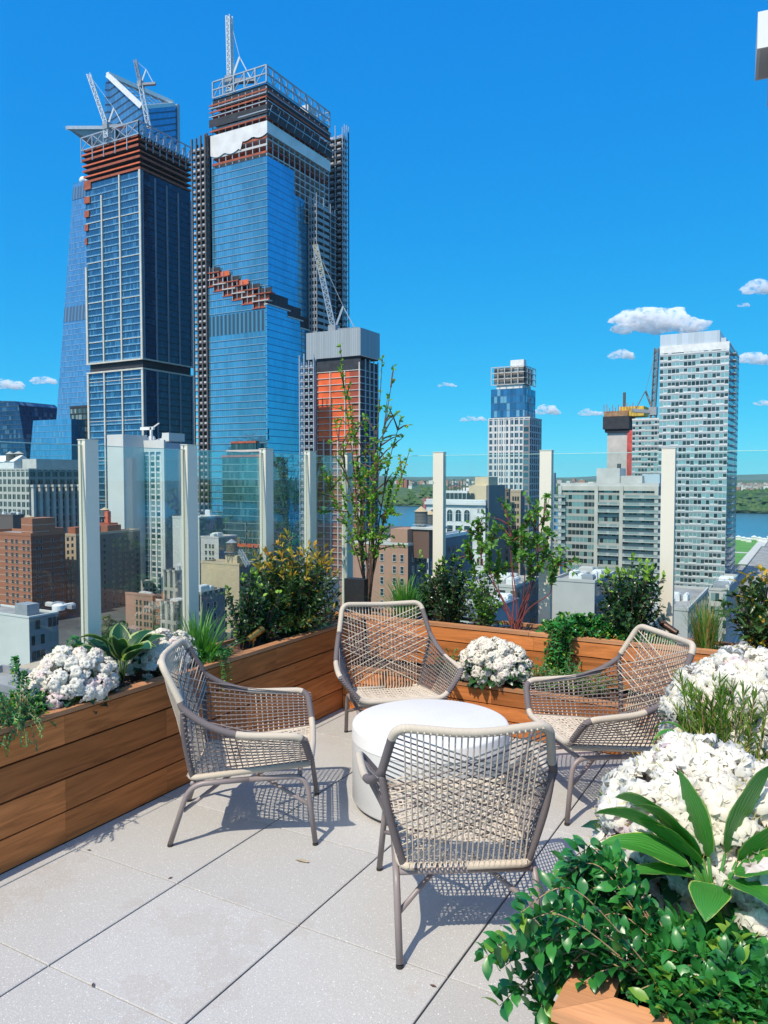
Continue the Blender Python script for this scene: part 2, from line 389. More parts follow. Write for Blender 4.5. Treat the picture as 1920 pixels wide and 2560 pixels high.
# slatted side box by the right chair
q = onz(1700, 1790, .45)
SB = thing('slatted_box', 'small reddish hardwood box of narrow slats under the white flowers behind the right chair', 'planter box', (q.x, q.y, 0), R(-14))
for k in range(9):
    m = MB().box(-.05+k*.026, -.05+k*.026+.018, -.012, .008, .05, .47); m.build('slat', M_wood, SB)
MB().box(-.06, .2, .010, .2, .02, .46).build('carcass', M_dark, SB)
MB().box(-.06, .2, -.018, .21, .472, .49).build('rim', M_woodl, SB)

# ------------------------------------------------ railing posts and glass
def post_mesh():
    m = MB(); w = .043; d = .027                    # profile with a slot down each flank
    m.box(-w, w, -d, -d*.15, 0, 1); m.box(-w+.008, w-.008, -d*.15, d*.35, 0, 1); m.box(-w, w, d*.35, d, 0, 1)
    return m.mesh('post_body', M_post)
PM = post_mesh(); PCAP = MB().box(-.046, .046, -.030, .030, 1.0, 1.004).mesh('post_cap', M_post)
posts = [(-1.10, .37, 1), (-1.10, 1.118, 1), (-1.10, 1.869, 1), (-1.10, 2.631, 1), (-1.10, 3.169, 1), (-1.10, 3.70, 2),
         (-.275, 3.72, 0), (.571, 3.72, 0), (1.404, 3.72, 0), (2.24, 3.72, 0)]
plabels = ['cream railing post at the end of the left glass, outside the photo', 'cream railing post nearest on the left, beside the broad hosta leaves',
           'cream railing post behind the grass tuft and left chair', 'cream railing post rising from the green holly left of the orange-tipped shrub',
           'cream railing post behind the top of the orange-tipped shrub', 'cream corner railing post among the slender tree stems by the black box',
           'cream railing post in front of the white arcaded building', 'cream railing post right of the red-stemmed shrub',
           'cream railing post between two apartment towers, shaded by the holly beside it', 'cream railing post at the end of the rear glass, outside the photo']
for (x, y, k), lb in zip(posts, plabels):
    if 'outside' in lb: continue
    t = thing('railing_post', lb, 'post', (x, y, .2), PI/2 if k >= 1 else 0, 'railing posts'); h = 1.665 if k else 1.66
    o = link('upright', PM, t); o.scale = (1, 1, h)
    c = link('end_cap', PCAP, t); c.location = (0, 0, h-1)
def glass_mat():
    t = NT('railing_glass'); fr = t.node('Fresnel'); fr.inputs[0].default_value = 1.45
    tr = t.node('BsdfTransparent'); tr.inputs[0].default_value = (.925, .972, .965, 1); gl = t.node('BsdfGlossy'); gl.inputs['Roughness'].default_value = .01
    gl.inputs['Color'].default_value = (.9, .97, 1, 1)
    mx = t.node('MixShader'); t.put(mx.inputs[0], t.math('MULTIPLY', fr.outputs[0], .28)); t.l.new(tr.outputs[0], mx.inputs[1]); t.l.new(gl.outputs[0], mx.inputs[2])
    return t.done(mx.outputs[0])
M_glass = glass_mat()
M_gedge = plain('glass_edge', (.45, .68, .62), .2)
glab = ['glass panel at the far left, behind pink-white flowers', 'glass panel left of the second left post, behind hosta and grass', 'glass panel behind the green holly',
        'glass panel behind the orange-tipped shrub', 'narrow glass panel left of the corner post', 'glass panel right of the corner, behind the slender tree',
        'glass panel in front of the white arcaded building', 'glass panel before the beige balcony tower', 'glass panel at the far right behind orange-tipped shrub']
for k in range(9):
    (x0, y0, _), (x1, y1, _) = posts[k], posts[k+1]; t = thing('glass_panel', 'clear '+glab[k], 'glass panel', group='railing glass')
    m = MB(); e = MB(); g = .05
    if abs(x0-x1) < .02: m.box(x0-.006, x0+.006, y0+g*.7, y1-g*.7, .25, 1.835); e.box(x0-.0062, x0+.0062, y0+g*.7, y1-g*.7, 1.8355, 1.839)
    else: m.box(x0+g, x1-g, 3.714, 3.726, .25, 1.835); e.box(x0+g, x1-g, 3.7138, 3.7262, 1.8355, 1.839)
    m.build('pane', M_glass, t); e.build('edge', M_gedge, t)
tag(MB().box(-1.16, -1.055, -2, 3.78, -.3, .22).build('left_curb', plain('curb_metal', (.16, .16, .16), .6)), kind='structure')
tag(MB().box(-1.054, 3.7, 3.66, 3.78, -.3, .22).build('rear_curb', plain('curb_metal2', (.16, .16, .16), .6)), kind='structure')

# ------------------------------------------------ round table
def c2w(x, y, z=0): return Vector((CX, CY, 0))+RT*x+FW*y+Vector((0, 0, z))
def terrazzo():
    t = NT('white_terrazzo'); c = t.coord(); b = t.mix(t.noise(c, 4, 5, .65), (.62, .615, .60), (.76, .755, .74))
    v = t.noise(c, 75, 3, .6); b = t.mix(t.math('MULTIPLY', t.math('LESS_THAN', v, .40), .5), b, (.60, .59, .58))
    return t.done(t.bsdf(b, .55, 0, t.bump(v, .08, .002), .4))
tc = c2w(.24, 3.93); r = .405
tb = thing('drum_table', 'round white terrazzo drum table at the centre of the four chairs', 'table', tuple(tc))
MT = terrazzo()
MB().lathe([(0, .412), (r-.018, .412), (r-.006, .408), (r, .398), (r, .34), (r+.001, .338)], n=96).build('table_top', MT, tb, True)
MB().lathe([(r-.0015, .3375), (r-.0015, .03), (r-.006, .022), (r-.03, .022)], n=96).build('drum', MT, tb, True)
MB().lathe([(r-.035, .03), (r-.035, .003), (0, .003)], n=48).build('plinth', M_dark, tb)

# ------------------------------------------------ woven lounge chairs
def wrap_mat(name, col, freq=260):
    t = NT(name); uv = t.coord('UV'); sp = t.node('SeparateXYZ'); t.put(sp.inputs[0], uv)
    w = t.math('SINE', t.math('MULTIPLY', sp.outputs[0], freq*2*PI)); w = t.math('MULTIPLY', t.math('ADD', w, 1.0), .5)
    n = t.noise(t.coord(), 30, 3)
    c = t.mix(w, tuple(x*.62 for x in col), tuple(min(1, x*1.08) for x in col)); c = t.mix(t.math('MULTIPLY', n, .25), c, tuple(x*.75 for x in col))
    return t.done(t.bsdf(c, .75, 0, t.bump(w, .5, .0015), .3))
CREAM = (.66, .575, .46); TAUPE = (.185, .158, .160)
M_wc = wrap_mat('cream_cord_wrap', CREAM); M_wt = wrap_mat('taupe_cord_wrap', TAUPE)
M_rc = plain('cream_cord', (.56, .485, .39), .75, 0, .12, 40, .1); M_rt = plain('taupe_cord', (.20, .168, .160), .75, 0, .12, 40, .1)
M_leg = plain('taupe_powder_coat', (.26, .22, .215), .42, 0, .04, 10, .03)
T, J, AM, AF, SF, SR = [Vector(p) for p in ((.248, -.331, .834), (.305, -.222, .640), (.348, .007, .540), (.368, .300, .532), (.246, .330, .378), (.222, -.205, .306))]
def mx_(p): return Vector((-p.x, p.y, p.z))
def rim_half():   # from top rail centre to seat front centre, right side
    pts = [Vector((0, -.366, .826)), Vector((.07, -.362, .828)), Vector((.14, -.350, .832))] + fillet([Vector((.15, -.347, .833)), T+Vector((.012, 0, .004)), J], .07, 6)[1:-1]
    arm = catmull([J+Vector((-.01, -.02, .035)), J, Vector((.328, -.12, .578)), AM, Vector((.360, .14, .534))], 6)
    front = fillet([Vector((.360, .14, .534)), AF, SF, Vector((0, .335, .378))], .06, 6)
    return pts+arm+front[1:]
def chair_parts():
    P = {}
    h = rim_half(); L = [mx_(p) for p in h[::-1]][:-1]
    full = h + [mx_(p) for p in h[::-1]][1:-1]
    # material by height / y along the loop
    full = full; N = len(full)
    def mf(t):
        p = full[min(int(t*(N-1)+.5), N-1)]
        if p.z > .79: return 0
        if p.y > -.0 and p.z > .525: return 0
        if p.z < .40: return 0
        return 1
    P['rim'] = MB().tube(full, .0162, 10, closed=True, mf=mf).mesh('rim', [M_wc, M_wt], True)
    up = MB()
    for s in (1, -1):
        f = (lambda p: p) if s > 0 else mx_
        up.tube([f(p) for p in catmull([J+Vector((-.004, -.008, 0)), J.lerp(SR, .35)+Vector((0, -.012, 0)), J.lerp(SR, .7)+Vector((0, -.006, 0)), SR], 6)], .0135, 10, m=0)
    P['back_upright'] = [None]
    P['upR'] = MB().tube(catmull([J+Vector((-.004, -.008, 0)), J.lerp(SR, .35)+Vector((.004, -.016, 0)), J.lerp(SR, .7)+Vector((.004, -.01, 0)), SR], 6), .0135, 10).mesh('back_upright', M_wt, True)
    P['upL'] = MB().tube([mx_(p) for p in catmull([J+Vector((-.004, -.008, 0)), J.lerp(SR, .35)+Vector((.004, -.016, 0)), J.lerp(SR, .7)+Vector((.004, -.01, 0)), SR], 6)], .0135, 10).mesh('back_upright', M_wt, True)
    rail = fillet([Vector((0, -.222, .304)), SR+Vector((.012, -.015, 0)), SF+Vector((.005, -.01, -.012))], .05, 6); rail = rail+[mx_(p) for p in rail[::-1]][:-1]
    P['seat_rail'] = MB().tube(rail, .014, 10).mesh('seat_rail', M_wc, True)
    rr = .0030
    # backrest cords
    def side(t): # T -> J -> SR on right
        a = (J-T).length; b = (SR-J).length; u = t*(a+b)
        return T.lerp(J, u/a) if u < a else J.lerp(SR, (u-a)/b)
    m = MB()
    for k in range(23):
        s = -1+2*k/22; top = Vector((s*.232, -.337-.028*(1-s*s), .832-.012*(1-s*s))); bot = Vector((s*.208, -.214, .312)); mid = (top+bot)/2+Vector((0, -.010*(1-s*s)+.004, 0))
        m.tube([top, top.lerp(mid, .5)+Vector((0, -.004, 0)), mid, mid.lerp(bot, .5), bot], rr, 5, m=0, caps=False)
        e = top+Vector((.004, 0, .012)); m.tube([top+Vector((.006, .014, 0)), e, top+Vector((.002, -.016, -.002))], rr, 4, m=0, caps=False)
        m.tube([bot+Vector((0, .015, 0)), bot+Vector((.0, -.004, -.016)), bot+Vector((0, -.02, -.002)), bot+Vector((.004, -.012, .012))], rr, 4, m=0, caps=False)
    for k in range(13):
        t0 = .04+.46*k/12; t1 = .46+.50*k/12
        for s in (1, -1):
            a = side(t0); b = mx_(side(t1)); 
            if s < 0: a, b = mx_(a), mx_(b)
            off = Vector((0, -.036-.004*s, 0)); m.tube([a, a.lerp(b, .5)+off, b], rr*.95, 5, m=1 if k % 2 else 0, caps=False)
    for k in range(12):   # short hooks round the uprights
        for s in (1, -1):
            a = side(.42+.55*k/12); p = a if s > 0 else mx_(a)
            m.tube([p+Vector((-.014*s, .01, 0)), p+Vector((.012*s, -.016, .003)), p+Vector((.018*s, .0, .006))], rr*1.1, 4, m=1, caps=False)
    P['back_cords'] = m.mesh('back_cords', [M_rc, M_rt], False)
    def edge(ctrl, t):
        L = [(b-a).length for a, b in zip(ctrl[:-1], ctrl[1:])]; u = t*sum(L)
        for i, l in enumerate(L):
            if u <= l or i == len(L)-1: return ctrl[i].lerp(ctrl[i+1], min(1, u/l))
            u -= l
    for nm, f in (('R', lambda p: p), ('L', mx_)):
        m = MB(); top = [J, Vector((.328, -.12, .578)), AM, AF]; botm = [SR, SF+Vector((0, -.02, -.01))]
        back = [SR, J]; front = [SF, AF]
        for k in range(19):
            t = .04+.92*k/18; a = edge(top, t); b = edge(botm, t); md = a.lerp(b, .5)+Vector((.006, 0, 0))
            m.tube([f(a), f(md), f(b)], rr, 5, m=1 if k < 9 else 0, caps=False)
            hk = b+Vector((.012, 0, -.012)); m.tube([f(b), f(hk), f(b+Vector((-.012, .002, -.018)))], rr, 4, m=1 if k < 9 else 0, caps=False)
        for k in range(13):
            t = .04+.86*k/12; a = edge(back, t); b = edge(front, min(1, t*1.02))
            m.tube([f(a), f(a.lerp(b, .5)+Vector((.004, 0, -.012*t))), f(b)], rr, 5, m=1, caps=False)
            m.tube([f(b+Vector((-.012, 0, 0))), f(b+Vector((.004, .017, .001))), f(b+Vector((.016, .002, 0)))], rr, 4, m=1, caps=False)
        P['side'+nm] = m.mesh('side_cords', [M_rc, M_rt], False)
    m = MB(); n = 22
    def sp(s, t):
        a = mx_(SR).lerp(SR, s); b = mx_(SF).lerp(SF, s); p = a.lerp(b, t); p.z += -.028*math.sin(PI*s)*math.sin(PI*min(1, t*1.1+.03)); return p
    for k in range(24):
        s = .02+.96*k/23; m.tube([sp(s, t/6)+Vector((0, 0, .0015*(-1)**(k+t))) for t in range(7)], rr*1.15, 5, m=0, caps=False)
        t = .02+.96*k/23; m.tube([sp(s2/6, t)+Vector((0, 0, -.0015*(-1)**(k+s2))) for s2 in range(7)], rr*1.15, 5, m=0, caps=False)
        if k % 2 == 0: m.tube([sp(max(0, min(1, t+(q/6-.5)*.6)), q/6) for q in range(7)], rr, 5, m=0, caps=False)
    P['seat_cords'] = m.mesh('seat_cords', [M_rc, M_rt], False)
    # leg frame
    LR, LF, RF, FF = Vector((.236, -.195, .281)), Vector((.240, .300, .312)), Vector((.243, -.305, .012)), Vector((.277, .350, .012))
    for nm, f in (('R', lambda p: p), ('L', mx_)):
        P['leg_r'+nm] = MB().tube([f(p) for p in fillet([RF, LR+Vector((.012, -.02, .002)), LR.lerp(LF, .5)], .075, 7)], .0125, 10).mesh('leg', M_leg, True)
        P['leg_f'+nm] = MB().tube([f(p) for p in fillet([FF, LF+Vector((.012, .01, 0)), LR.lerp(LF, .5)], .075, 7)], .0125, 10).mesh('leg', M_leg, True)
    m = MB(); m.tube([mx_(LR)+Vector((0, -.01, 0)), LR+Vector((0, -.01, 0))], .0115, 10); m.tube([mx_(LF)+Vector((0, -.02, 0)), LF+Vector((0, -.02, 0))], .0115, 10)
    P['crossrail'] = m.mesh('cross_rail', M_leg, True)
    br = []
    for f in (lambda p: p, mx_):
        for leg, foot in ((LR, RF), (LF, FF)):
            p = foot.lerp(leg, .55)
            br.append(MB().tube([f(p), f(Vector((.03, p.y*.12, .262)))], .0095, 8).mesh('brace', M_leg, True))
    P['braces'] = br
    P['feet'] = [MB().tube([f(p)-Vector((0, 0, .012)), f(p)-Vector((0, 0, .002))], .0132, 10).mesh('foot_cap', M_dark) for f in (lambda p: p, mx_) for p in (RF, FF)]
    return P
CP = chair_parts()
def chair(label, cx, cy, a):
    w = c2w(cx, cy); t = thing('lounge_chair', label, 'chair', tuple(w), R(a)+YAW, 'four woven lounge chairs round the table')
    link('rim', CP['rim'], t); link('back_upright', CP['upR'], t); link('back_upright', CP['upL'], t)
    link('seat_rail', CP['seat_rail'], t); link('back_weave', CP['back_cords'], t); link('side_weave', CP['sideR'], t); link('side_weave', CP['sideL'], t); link('seat_weave', CP['seat_cords'], t)
    for k, f in (('leg_rR', 0), ('leg_fR', 1), ('leg_rL', 2), ('leg_fL', 3)):
        o = link('leg', CP[k], t); link('foot_cap', CP['feet'][f], o)
    link('cross_rail', CP['crossrail'], t)
    for b in CP['braces']: link('brace', b, t)
    return t
chair('woven cord lounge chair on the left with its back to the long shaded planter', -.682, 3.681, -85.7)
chair('woven cord lounge chair facing the camera across the table, in the terrace corner', .048, 4.726, 190.9)
chair('woven cord lounge chair on the right, side on, its rear hidden by white flowers', 1.164, 3.972, 102.0)
chair('woven cord lounge chair nearest the camera, seen from behind', .278, 2.872, 3.4)

# ================================================ THE CITY
GZ = -65.0
def zt(v, p): # height at which pixel row v passes over point p (column chosen by p)
    d = (Vector((p[0], p[1], 0))-Vector((CX, CY, 0))).dot(FW)
    return atd(960, v, d).z + (0)
def corner(uN, d): p = atd(uN, 1193, d); return p.x, p.y
def ext(uN, uL, uR, d):
    """axis-aligned footprint whose near corner is seen in column uN at depth d, reaching columns uL and uR"""
    x, y = corner(uN, d)
    rl = ray(uL, 1193); xl = CX + rl.x/rl.y*(y-CY)
    rr = ray(uR, 1193); yr = CY + rr.y/rr.x*(x-CX)
    return xl, x, y, yr
def bld_box(uL, uN, uR, d, v, depth=None):
    x0, x1, y0, y1 = ext(uN, uL, uR, d)
    if depth: y1 = y0+depth
    return x0, x1, y0, y1, zt(v, (x1, y0))
def st(name, c, **k): return plain(name, c, **k)
M_conc = st('pale_concrete', (.55, .53, .50), rough=.85, scale=.2); M_grey = st('grey_metal', (.30, .32, .34), rough=.5, scale=.4)
M_roof = roofmat('grey_roof', (.30, .29, .28)); M_wht = st('white_paint', (.74, .74, .72), rough=.6, scale=.5)
M_steel = st('galvanised_steel', (.42, .46, .50), rough=.45, metal=.3, scale=.5); M_rust = st('red_primer_steel', (.36, .085, .04), rough=.7, scale=.3, var=.3)
M_orange = st('orange_netting', (.62, .13, .05), rough=.8, scale=.2, var=.2); M_blk = st('dark_netting', (.035, .04, .05), rough=.9, scale=.3, var=.3)
M_brickr = st('red_brick', (.33, .11, .06), rough=.9, scale=.5); M_tank = st('weathered_tank_wood', (.14, .13, .12), rough=.9, scale=.6)
M_tankr = st('tank_roof', (.50, .36, .22), rough=.9, scale=.6); M_wingl = NT('window_glass')
M_wingl = M_wingl.done(M_wingl.bsdf((.03, .045, .055), .06, .0, None, .8))
M_frame = st('window_frame', (.55, .54, .50), rough=.6); M_dkframe = st('dark_window_frame', (.09, .09, .09), rough=.5)
M_blind = st('blind', (.45, .46, .44), rough=.8)

def lattice(m, p, q, w, n, r, up=Vector((0, 0, 1))):
    """square lattice boom from p to q"""
    p = Vector(p); q = Vector(q); d = (q-p).normalized(); a = d.cross(up)
    a = (a if a.length > .1 else d.cross(Vector((1, 0, 0)))).normalized()*w/2; b = a.cross(d).normalized()*w/2
    cs = [-a-b, a-b, a+b, -a+b]
    for c in cs: m.beam(p+c, q+c, r*1.5)
    for i in range(n):
        s = p.lerp(q, i/n); e = p.lerp(q, (i+1)/n)
        for k in range(4):
            c1, c2 = cs[k], cs[(k+1) % 4]
            m.beam(s+(c1 if i % 2 else c2), e+(c2 if i % 2 else c1), r); m.beam(s+c1, s+c2, r)
def building(label, mats, uL, uN, uR, d, v, name='building', cat='building', depth=None, base=GZ, roof=None, par=1.0, parm=None, group=None, walls=None):
    """body with four walls, roof sheet and parapet; mats = front material, side material"""
    x0, x1, y0, y1, z = bld_box(uL, uN, uR, d, v, depth)
    t = thing(name, label, cat, ((x0+x1)/2, (y0+y1)/2, base), group=group); o = Vector(t.location)
    m = MB(); X0, X1, Y0, Y1 = x0-o.x, x1-o.x, y0-o.y, y1-o.y; H = z-base
    m.wall((X0, Y0), (X1, Y0), 0, H, 0); m.wall((X1, Y0), (X1, Y1), 0, H, 1); m.wall((X1, Y1), (X0, Y1), 0, H, 0); m.wall((X0, Y1), (X0, Y0), 0, H, 1)
    m.build('wall', list(mats), t)
    r = MB(); r.quad((X0, Y0, H-.02), (X1, Y0, H-.02), (X1, Y1, H-.02), (X0, Y1, H-.02)); r.build('roof', roof or M_roof, t)
    if par:
        p = MB(); w = .35; e = .12
        p.box(X0-e, X1+e, Y0-e, Y0+w, H, H+par); p.box(X0-e, X1+e, Y1-w, Y1+e, H, H+par); p.box(X0-e, X0+w, Y0+w, Y1-w, H, H+par); p.box(X1-w, X1+e, Y0+w, Y1-w, H, H+par)
        p.build('parapet', parm or mats[0], t)
    pass
    return t, (X0, X1, Y0, Y1, H)
def part(t, name, m, mats, smooth=False): return m.build(name, mats, t, smooth)
def win_mesh(w, h, fr=.1, proud=.12, mat=None, gl=None, bars=1):
    m = MB()
    m.box(-w/2, w/2, -.02, .0, -h/2, h/2, 1)
    m.box(-w/2-fr, w/2+fr, -proud*1.3, .0, -h/2-fr*1.4, -h/2, 0); m.box(-w/2-fr, w/2+fr, -proud, 0, h/2, h/2+fr, 0)
    m.box(-w/2-fr, -w/2, -proud, 0, -h/2, h/2, 0); m.box(w/2, w/2+fr, -proud, 0, -h/2, h/2, 0)
    if bars: m.box(-w/2, w/2, -proud*.7, -.021, -.04, .04, 0)
    return m.mesh('window', [mat or M_frame, gl or M_wingl])
def windows(t, me, face, B, us, zs, limit=95):
    """face 'F' (looks to -y) or 'S' (looks to +x); us metres from the face's near corner"""
    X0, X1, Y0, Y1, H = B; n = 0
    for z in zs:
        for u in us:
            if n >= limit: return
            o = link('window', me, t)
            if face == 'F': o.location = (X1-u, Y0-.02, H-z)
            else: o.location = (X1+.02, Y0+u, H-z); o.rotation_euler = (0, 0, PI/2)
            n += 1
def frange(a, b, s):
    out = []
    while a < b: out.append(a); a += s
    return out
def water_tank(label, u, vtop, vbot, d, w, legs=5, roofm=None, name='water_tank'):
    p = atd(u, vbot, d); top = atd(u, vtop, d); h = top.z-p.z
    t = thing(name, label, 'water tank', tuple(p), group='rooftop water tanks'); r = w/2
    MB().lathe([(0, 0), (r, 0), (r*.97, h*.72)], n=20).build('barrel', M_tank, t, False)
    MB().lathe([(r*1.08, h*.70), (r*.5, h*.86), (0, h)], n=20).build('conical_roof', roofm or M_tankr, t)
    m = MB()
    for k in range(4):
        a = PI/4+k*PI/2; m.beam((r*.75*math.cos(a), r*.75*math.sin(a), -legs), (r*.75*math.cos(a), r*.75*math.sin(a), 0), .28)
        b = a+PI/2; m.beam((r*.75*math.cos(a), r*.75*math.sin(a), -legs), (r*.75*math.cos(b), r*.75*math.sin(b), -.2), .15)
    m.box(-r, r, -r, r, -.25, 0); m.build('stand', M_grey, t)
    h_ = MB()
    for k in range(4): h_.lathe([(r*1.012-.0*k, h*(.1+.17*k)), (r*1.012, h*(.1+.17*k)+.09)], n=20)
    h_.build('hoop', M_dkframe, t)
    return t
def clutter(t, B, n, seed, hmax=3.0, mat=None, inset=2):
    """rooftop machines, ducts and bulkheads"""
    rd = random.Random(seed); X0, X1, Y0, Y1, H = B
    for k in range(n):
        w, l, h = rd.uniform(1, 4), rd.uniform(1, 4), rd.uniform(.8, hmax)
        x = rd.uniform(X0+inset, max(X0+inset+.1, X1-inset-w)); y = rd.uniform(Y0+inset, max(Y0+inset+.1, min(Y1, Y0+25)-inset-l))
        m = MB().box(x, x+w, y, y+l, H, H+h); m.box(x+.2, x+w-.2, y+.2, y+l-.2, H+h, H+h+.25)
        part(t, 'roof_unit', m, mat or (M_wht if rd.random() < .4 else M_grey if rd.random() < .6 else M_conc))

# ---- stepped glass tower under construction (centre left)
GB = (.045, .17, .33)
M_spF = facade('stepped_tower_glass', (.03, .10, .18), (.13, .42, .60), 1.55, 4.1, .93, .78, (.18, .46, .64), .18, .04, .6, .35, .10, tilt=.03, gbig=.6, band=(.30, .45, .55), bandf=.09, wmetal=.5)
M_spS = facade('stepped_tower_side_glass', (.02, .08, .15), (.13, .48, .70), 1.55, 4.1, .95, .93, (.14, .46, .66), .12, .03, .7, .35, .07, tilt=.02, wmetal=.6, gbig=.5)
M_louv = facade('louvre_band', (.03, .07, .10), (.10, .28, .42), 3.1, 40, .45, 1.0, None, 0, .3, .4, .5, .1)
def slab_floor(t, x0, x1, y0, y1, z, th=.9, nm='floor_slab', mat=None):
    part(t, nm, MB().box(x0, x1, y0, y1, z, z+th), mat or M_rust)
D_SP = 452
x0, x1, y0, y1, zs = bld_box(537, 673, 827, D_SP, 205)
SPX = x1; T1 = thing('stepped_glass_tower', 'blue glass tower under construction with stepped terraces, white tarpaulin band and open steel top', 'skyscraper', ((x0+x1)/2, (y0+y1)/2, GZ))
O = Vector(T1.location); W = x1-x0; L = y1-y0
def zz(v, u=673, d=D_SP): return atd(u, v, d).z-GZ
X0, X1, Y0, Y1 = x0-O.x, x1-O.x, y0-O.y, y1-O.y
ztop = zz(205); zgl = zz(388); zmid = zz(770); z2 = zz(1120)
# upper shaft: front glass, side glass cut in steps towards its unfinished far end
m = MB(); m.wall((X0, Y0), (X1, Y0), zmid-8, zgl, 0)
steps = [(0, .40, 0), (.40, .56, 14), (.56, .70, 28), (.70, .86, 44), (.86, 1, 60)]
for a, b, dz in steps:
    m.quad((X1, Y0+a*L, zmid-30), (X1, Y0+b*L, zmid-30), (X1, Y0+b*L, zgl-dz), (X1, Y0+a*L, zgl-dz), 1, [(a*L, zmid-30-zgl), (b*L, zmid-30-zgl), (b*L, -dz), (a*L, -dz)])
m.wall((X1, Y1), (X0, Y1), 0, zgl-60, 0); m.wall((X0, Y1), (X0, Y0), 0, zgl, 1)
part(T1, 'upper_glass', m, [M_spF, M_spS])
part(T1, 'core', MB().box(X0+8, X1-8, Y0+8, Y1-8, 0, ztop-6), M_blk)
# open floors above the glass: slabs, columns, netting
zc = zgl-60; k = 0
while zc < ztop-8:
    lim = 1.0 if zc > zgl-2 else (1-max(0, (zgl-zc)/60)*0)
    ys = Y0 if zc > zgl-3 else None
    if ys is None:
        for a, b, dz in steps:
            if zc > zgl-dz-2: ys = Y0+a*L; break
    if ys is not None:
        slab_floor(T1, X0+.5, X1-.3, ys+.4, Y1-.5, zc, .6, mat=M_rust if (zc > zgl+1 and k % 2 == 0) else M_conc if zc < zgl+22 else M_grey)
        part(T1, 'deck_edge', MB().box(X0+.3, X1-.1, ys+.1, ys+.5, zc+.2, zc+1.5), M_rust if (k % 2 or zc > zgl+30) else M_conc)
    zc += 4.1; k += 1
m = MB()
for i in range(9):
    xx = X0+.6+(X1-X0-1.2)*i/8; m.beam((xx, Y0+.5, zgl-.5), (xx, Y0+.5, ztop-2), .5)
for i in range(13):
    yy = Y0+.6+(L-1.2)*i/12; dz = [s[2] for s in steps if s[0] <= i/12.01 <= s[1]][0]; m.beam((X1-.5, yy, zgl-dz), (X1-.5, yy, ztop-2), .5)
part(T1, 'column_grid', m, M_steel)
def strip(u, v1, v2): return zz(v2), zz(v1)
za, zb = zz(332), zz(302)                     # white tarpaulin band, sagging
m = MB(); n = 26
for i in range(n):
    a, b = i/n, (i+1)/n
    for (A, Bq) in (((X0-.5+(W+1)*a, Y0-.4), (X0-.5+(W+1)*b, Y0-.4)),):
        s1 = -1.6*abs(math.sin(a*PI*4))-(5 if a < .55 else 0); s2 = -1.6*abs(math.sin(b*PI*4))-(5 if b <= .55 else 0)
        m.quad((*A, za+s1), (*Bq, za+s2), (*Bq, zb), (*A, zb))
m.quad((X1+.5, Y0-.4, za), (X1+.5, Y1, za), (X1+.5, Y1, zb), (X1+.5, Y0-.4, zb)); m.box(X0, X1+.3, Y0-.2, Y1, za+.5, za+.8)
part(T1, 'tarpaulin', m, st('white_tarpaulin', (.72, .70, .68), rough=.8, scale=.15, bump=.6))
zd, ze = zz(292), zz(225)                      # dark safety netting round the upper floors
m = MB()
for (zlo, zhi, out) in ((zd-1, zz(262), 1.5), (zz(248), zz(228), .2)):
    m.wall((X0-out*.3, Y0-out), (X1+out, Y0-out*.6), zlo+3, zhi); m.wall((X1+out, Y0-out), (X1+out, Y1+out*.3), zlo, zhi)
part(T1, 'safety_netting', m, M_blk)
m = MB()
for v in (222, 240, 262, 290): z = zz(v); m.box(X0-.8, X1+.6, Y0-.9, Y0-.5, z-.9, z); m.box(X1+.3, X1+.9, Y0-.9, Y1, z-.9, z)
for v in (232, 254, 276): z = zz(v); m.box(X0-.8, X1+.6, Y0-1.2, Y0-.8, z-.3, z+.25, 1); m.box(X1+1.6, X1+1.9, Y0-.9, Y1, z-.3, z+.2, 1)
for i in range(9): y_ = Y0+i*L/8; m.beam((X1+1.4, y_, zd), (X1+2.2, y_+2, zz(262)), .25, m=1)
part(T1, 'perimeter_beam', m, [M_rust, M_steel])
m = MB(); ztr = zz(162); zb_ = zz(204)         # steel screen frame on top
for i in range(6):
    xx = X0+1.5+(W-1.5)*i/5; (m.beam((xx, Y0, zb_), (xx, Y0, ztr), .8) if i < 5 else None)
    if i < 5: m.beam((xx, Y0, zb_), (xx+(W-1.5)/5, Y0, ztr), .4)
for i in range(11):
    yy = Y0+L*i/10; m.beam((X1, yy, zb_), (X1, yy, ztr), .8)
    if i < 10: m.beam((X1, yy, zb_ if i % 2 else ztr), (X1, yy+L/10, ztr if i % 2 else zb_), .45)
    m.beam((X0+1.5, yy, zb_), (X0+1.5, yy, ztr), .6)
for z in (zb_, (zb_+ztr)/2, ztr): m.beam((X0+1.5, Y0, z), (X1, Y0, z), .7); m.beam((X1, Y0, z), (X1, Y1, z), .7); m.beam((X0+1.5, Y1, z), (X1, Y1, z), .5)
m.beam((X0+1.5, Y0, zb_), (X0+1.5, Y1, zb_), .5); part(T1, 'crown_frame', m, M_steel)
part(T1, 'roof_deck', MB().box(X0+1, X1-.5, Y0+.5, Y1-.5, zb_-5, zb_-.6), M_blk)
part(T1, 'roof_unit', MB().box(X1-9, X1-3, Y1-20, Y1-11, zb_-1, zb_+7), M_wht)
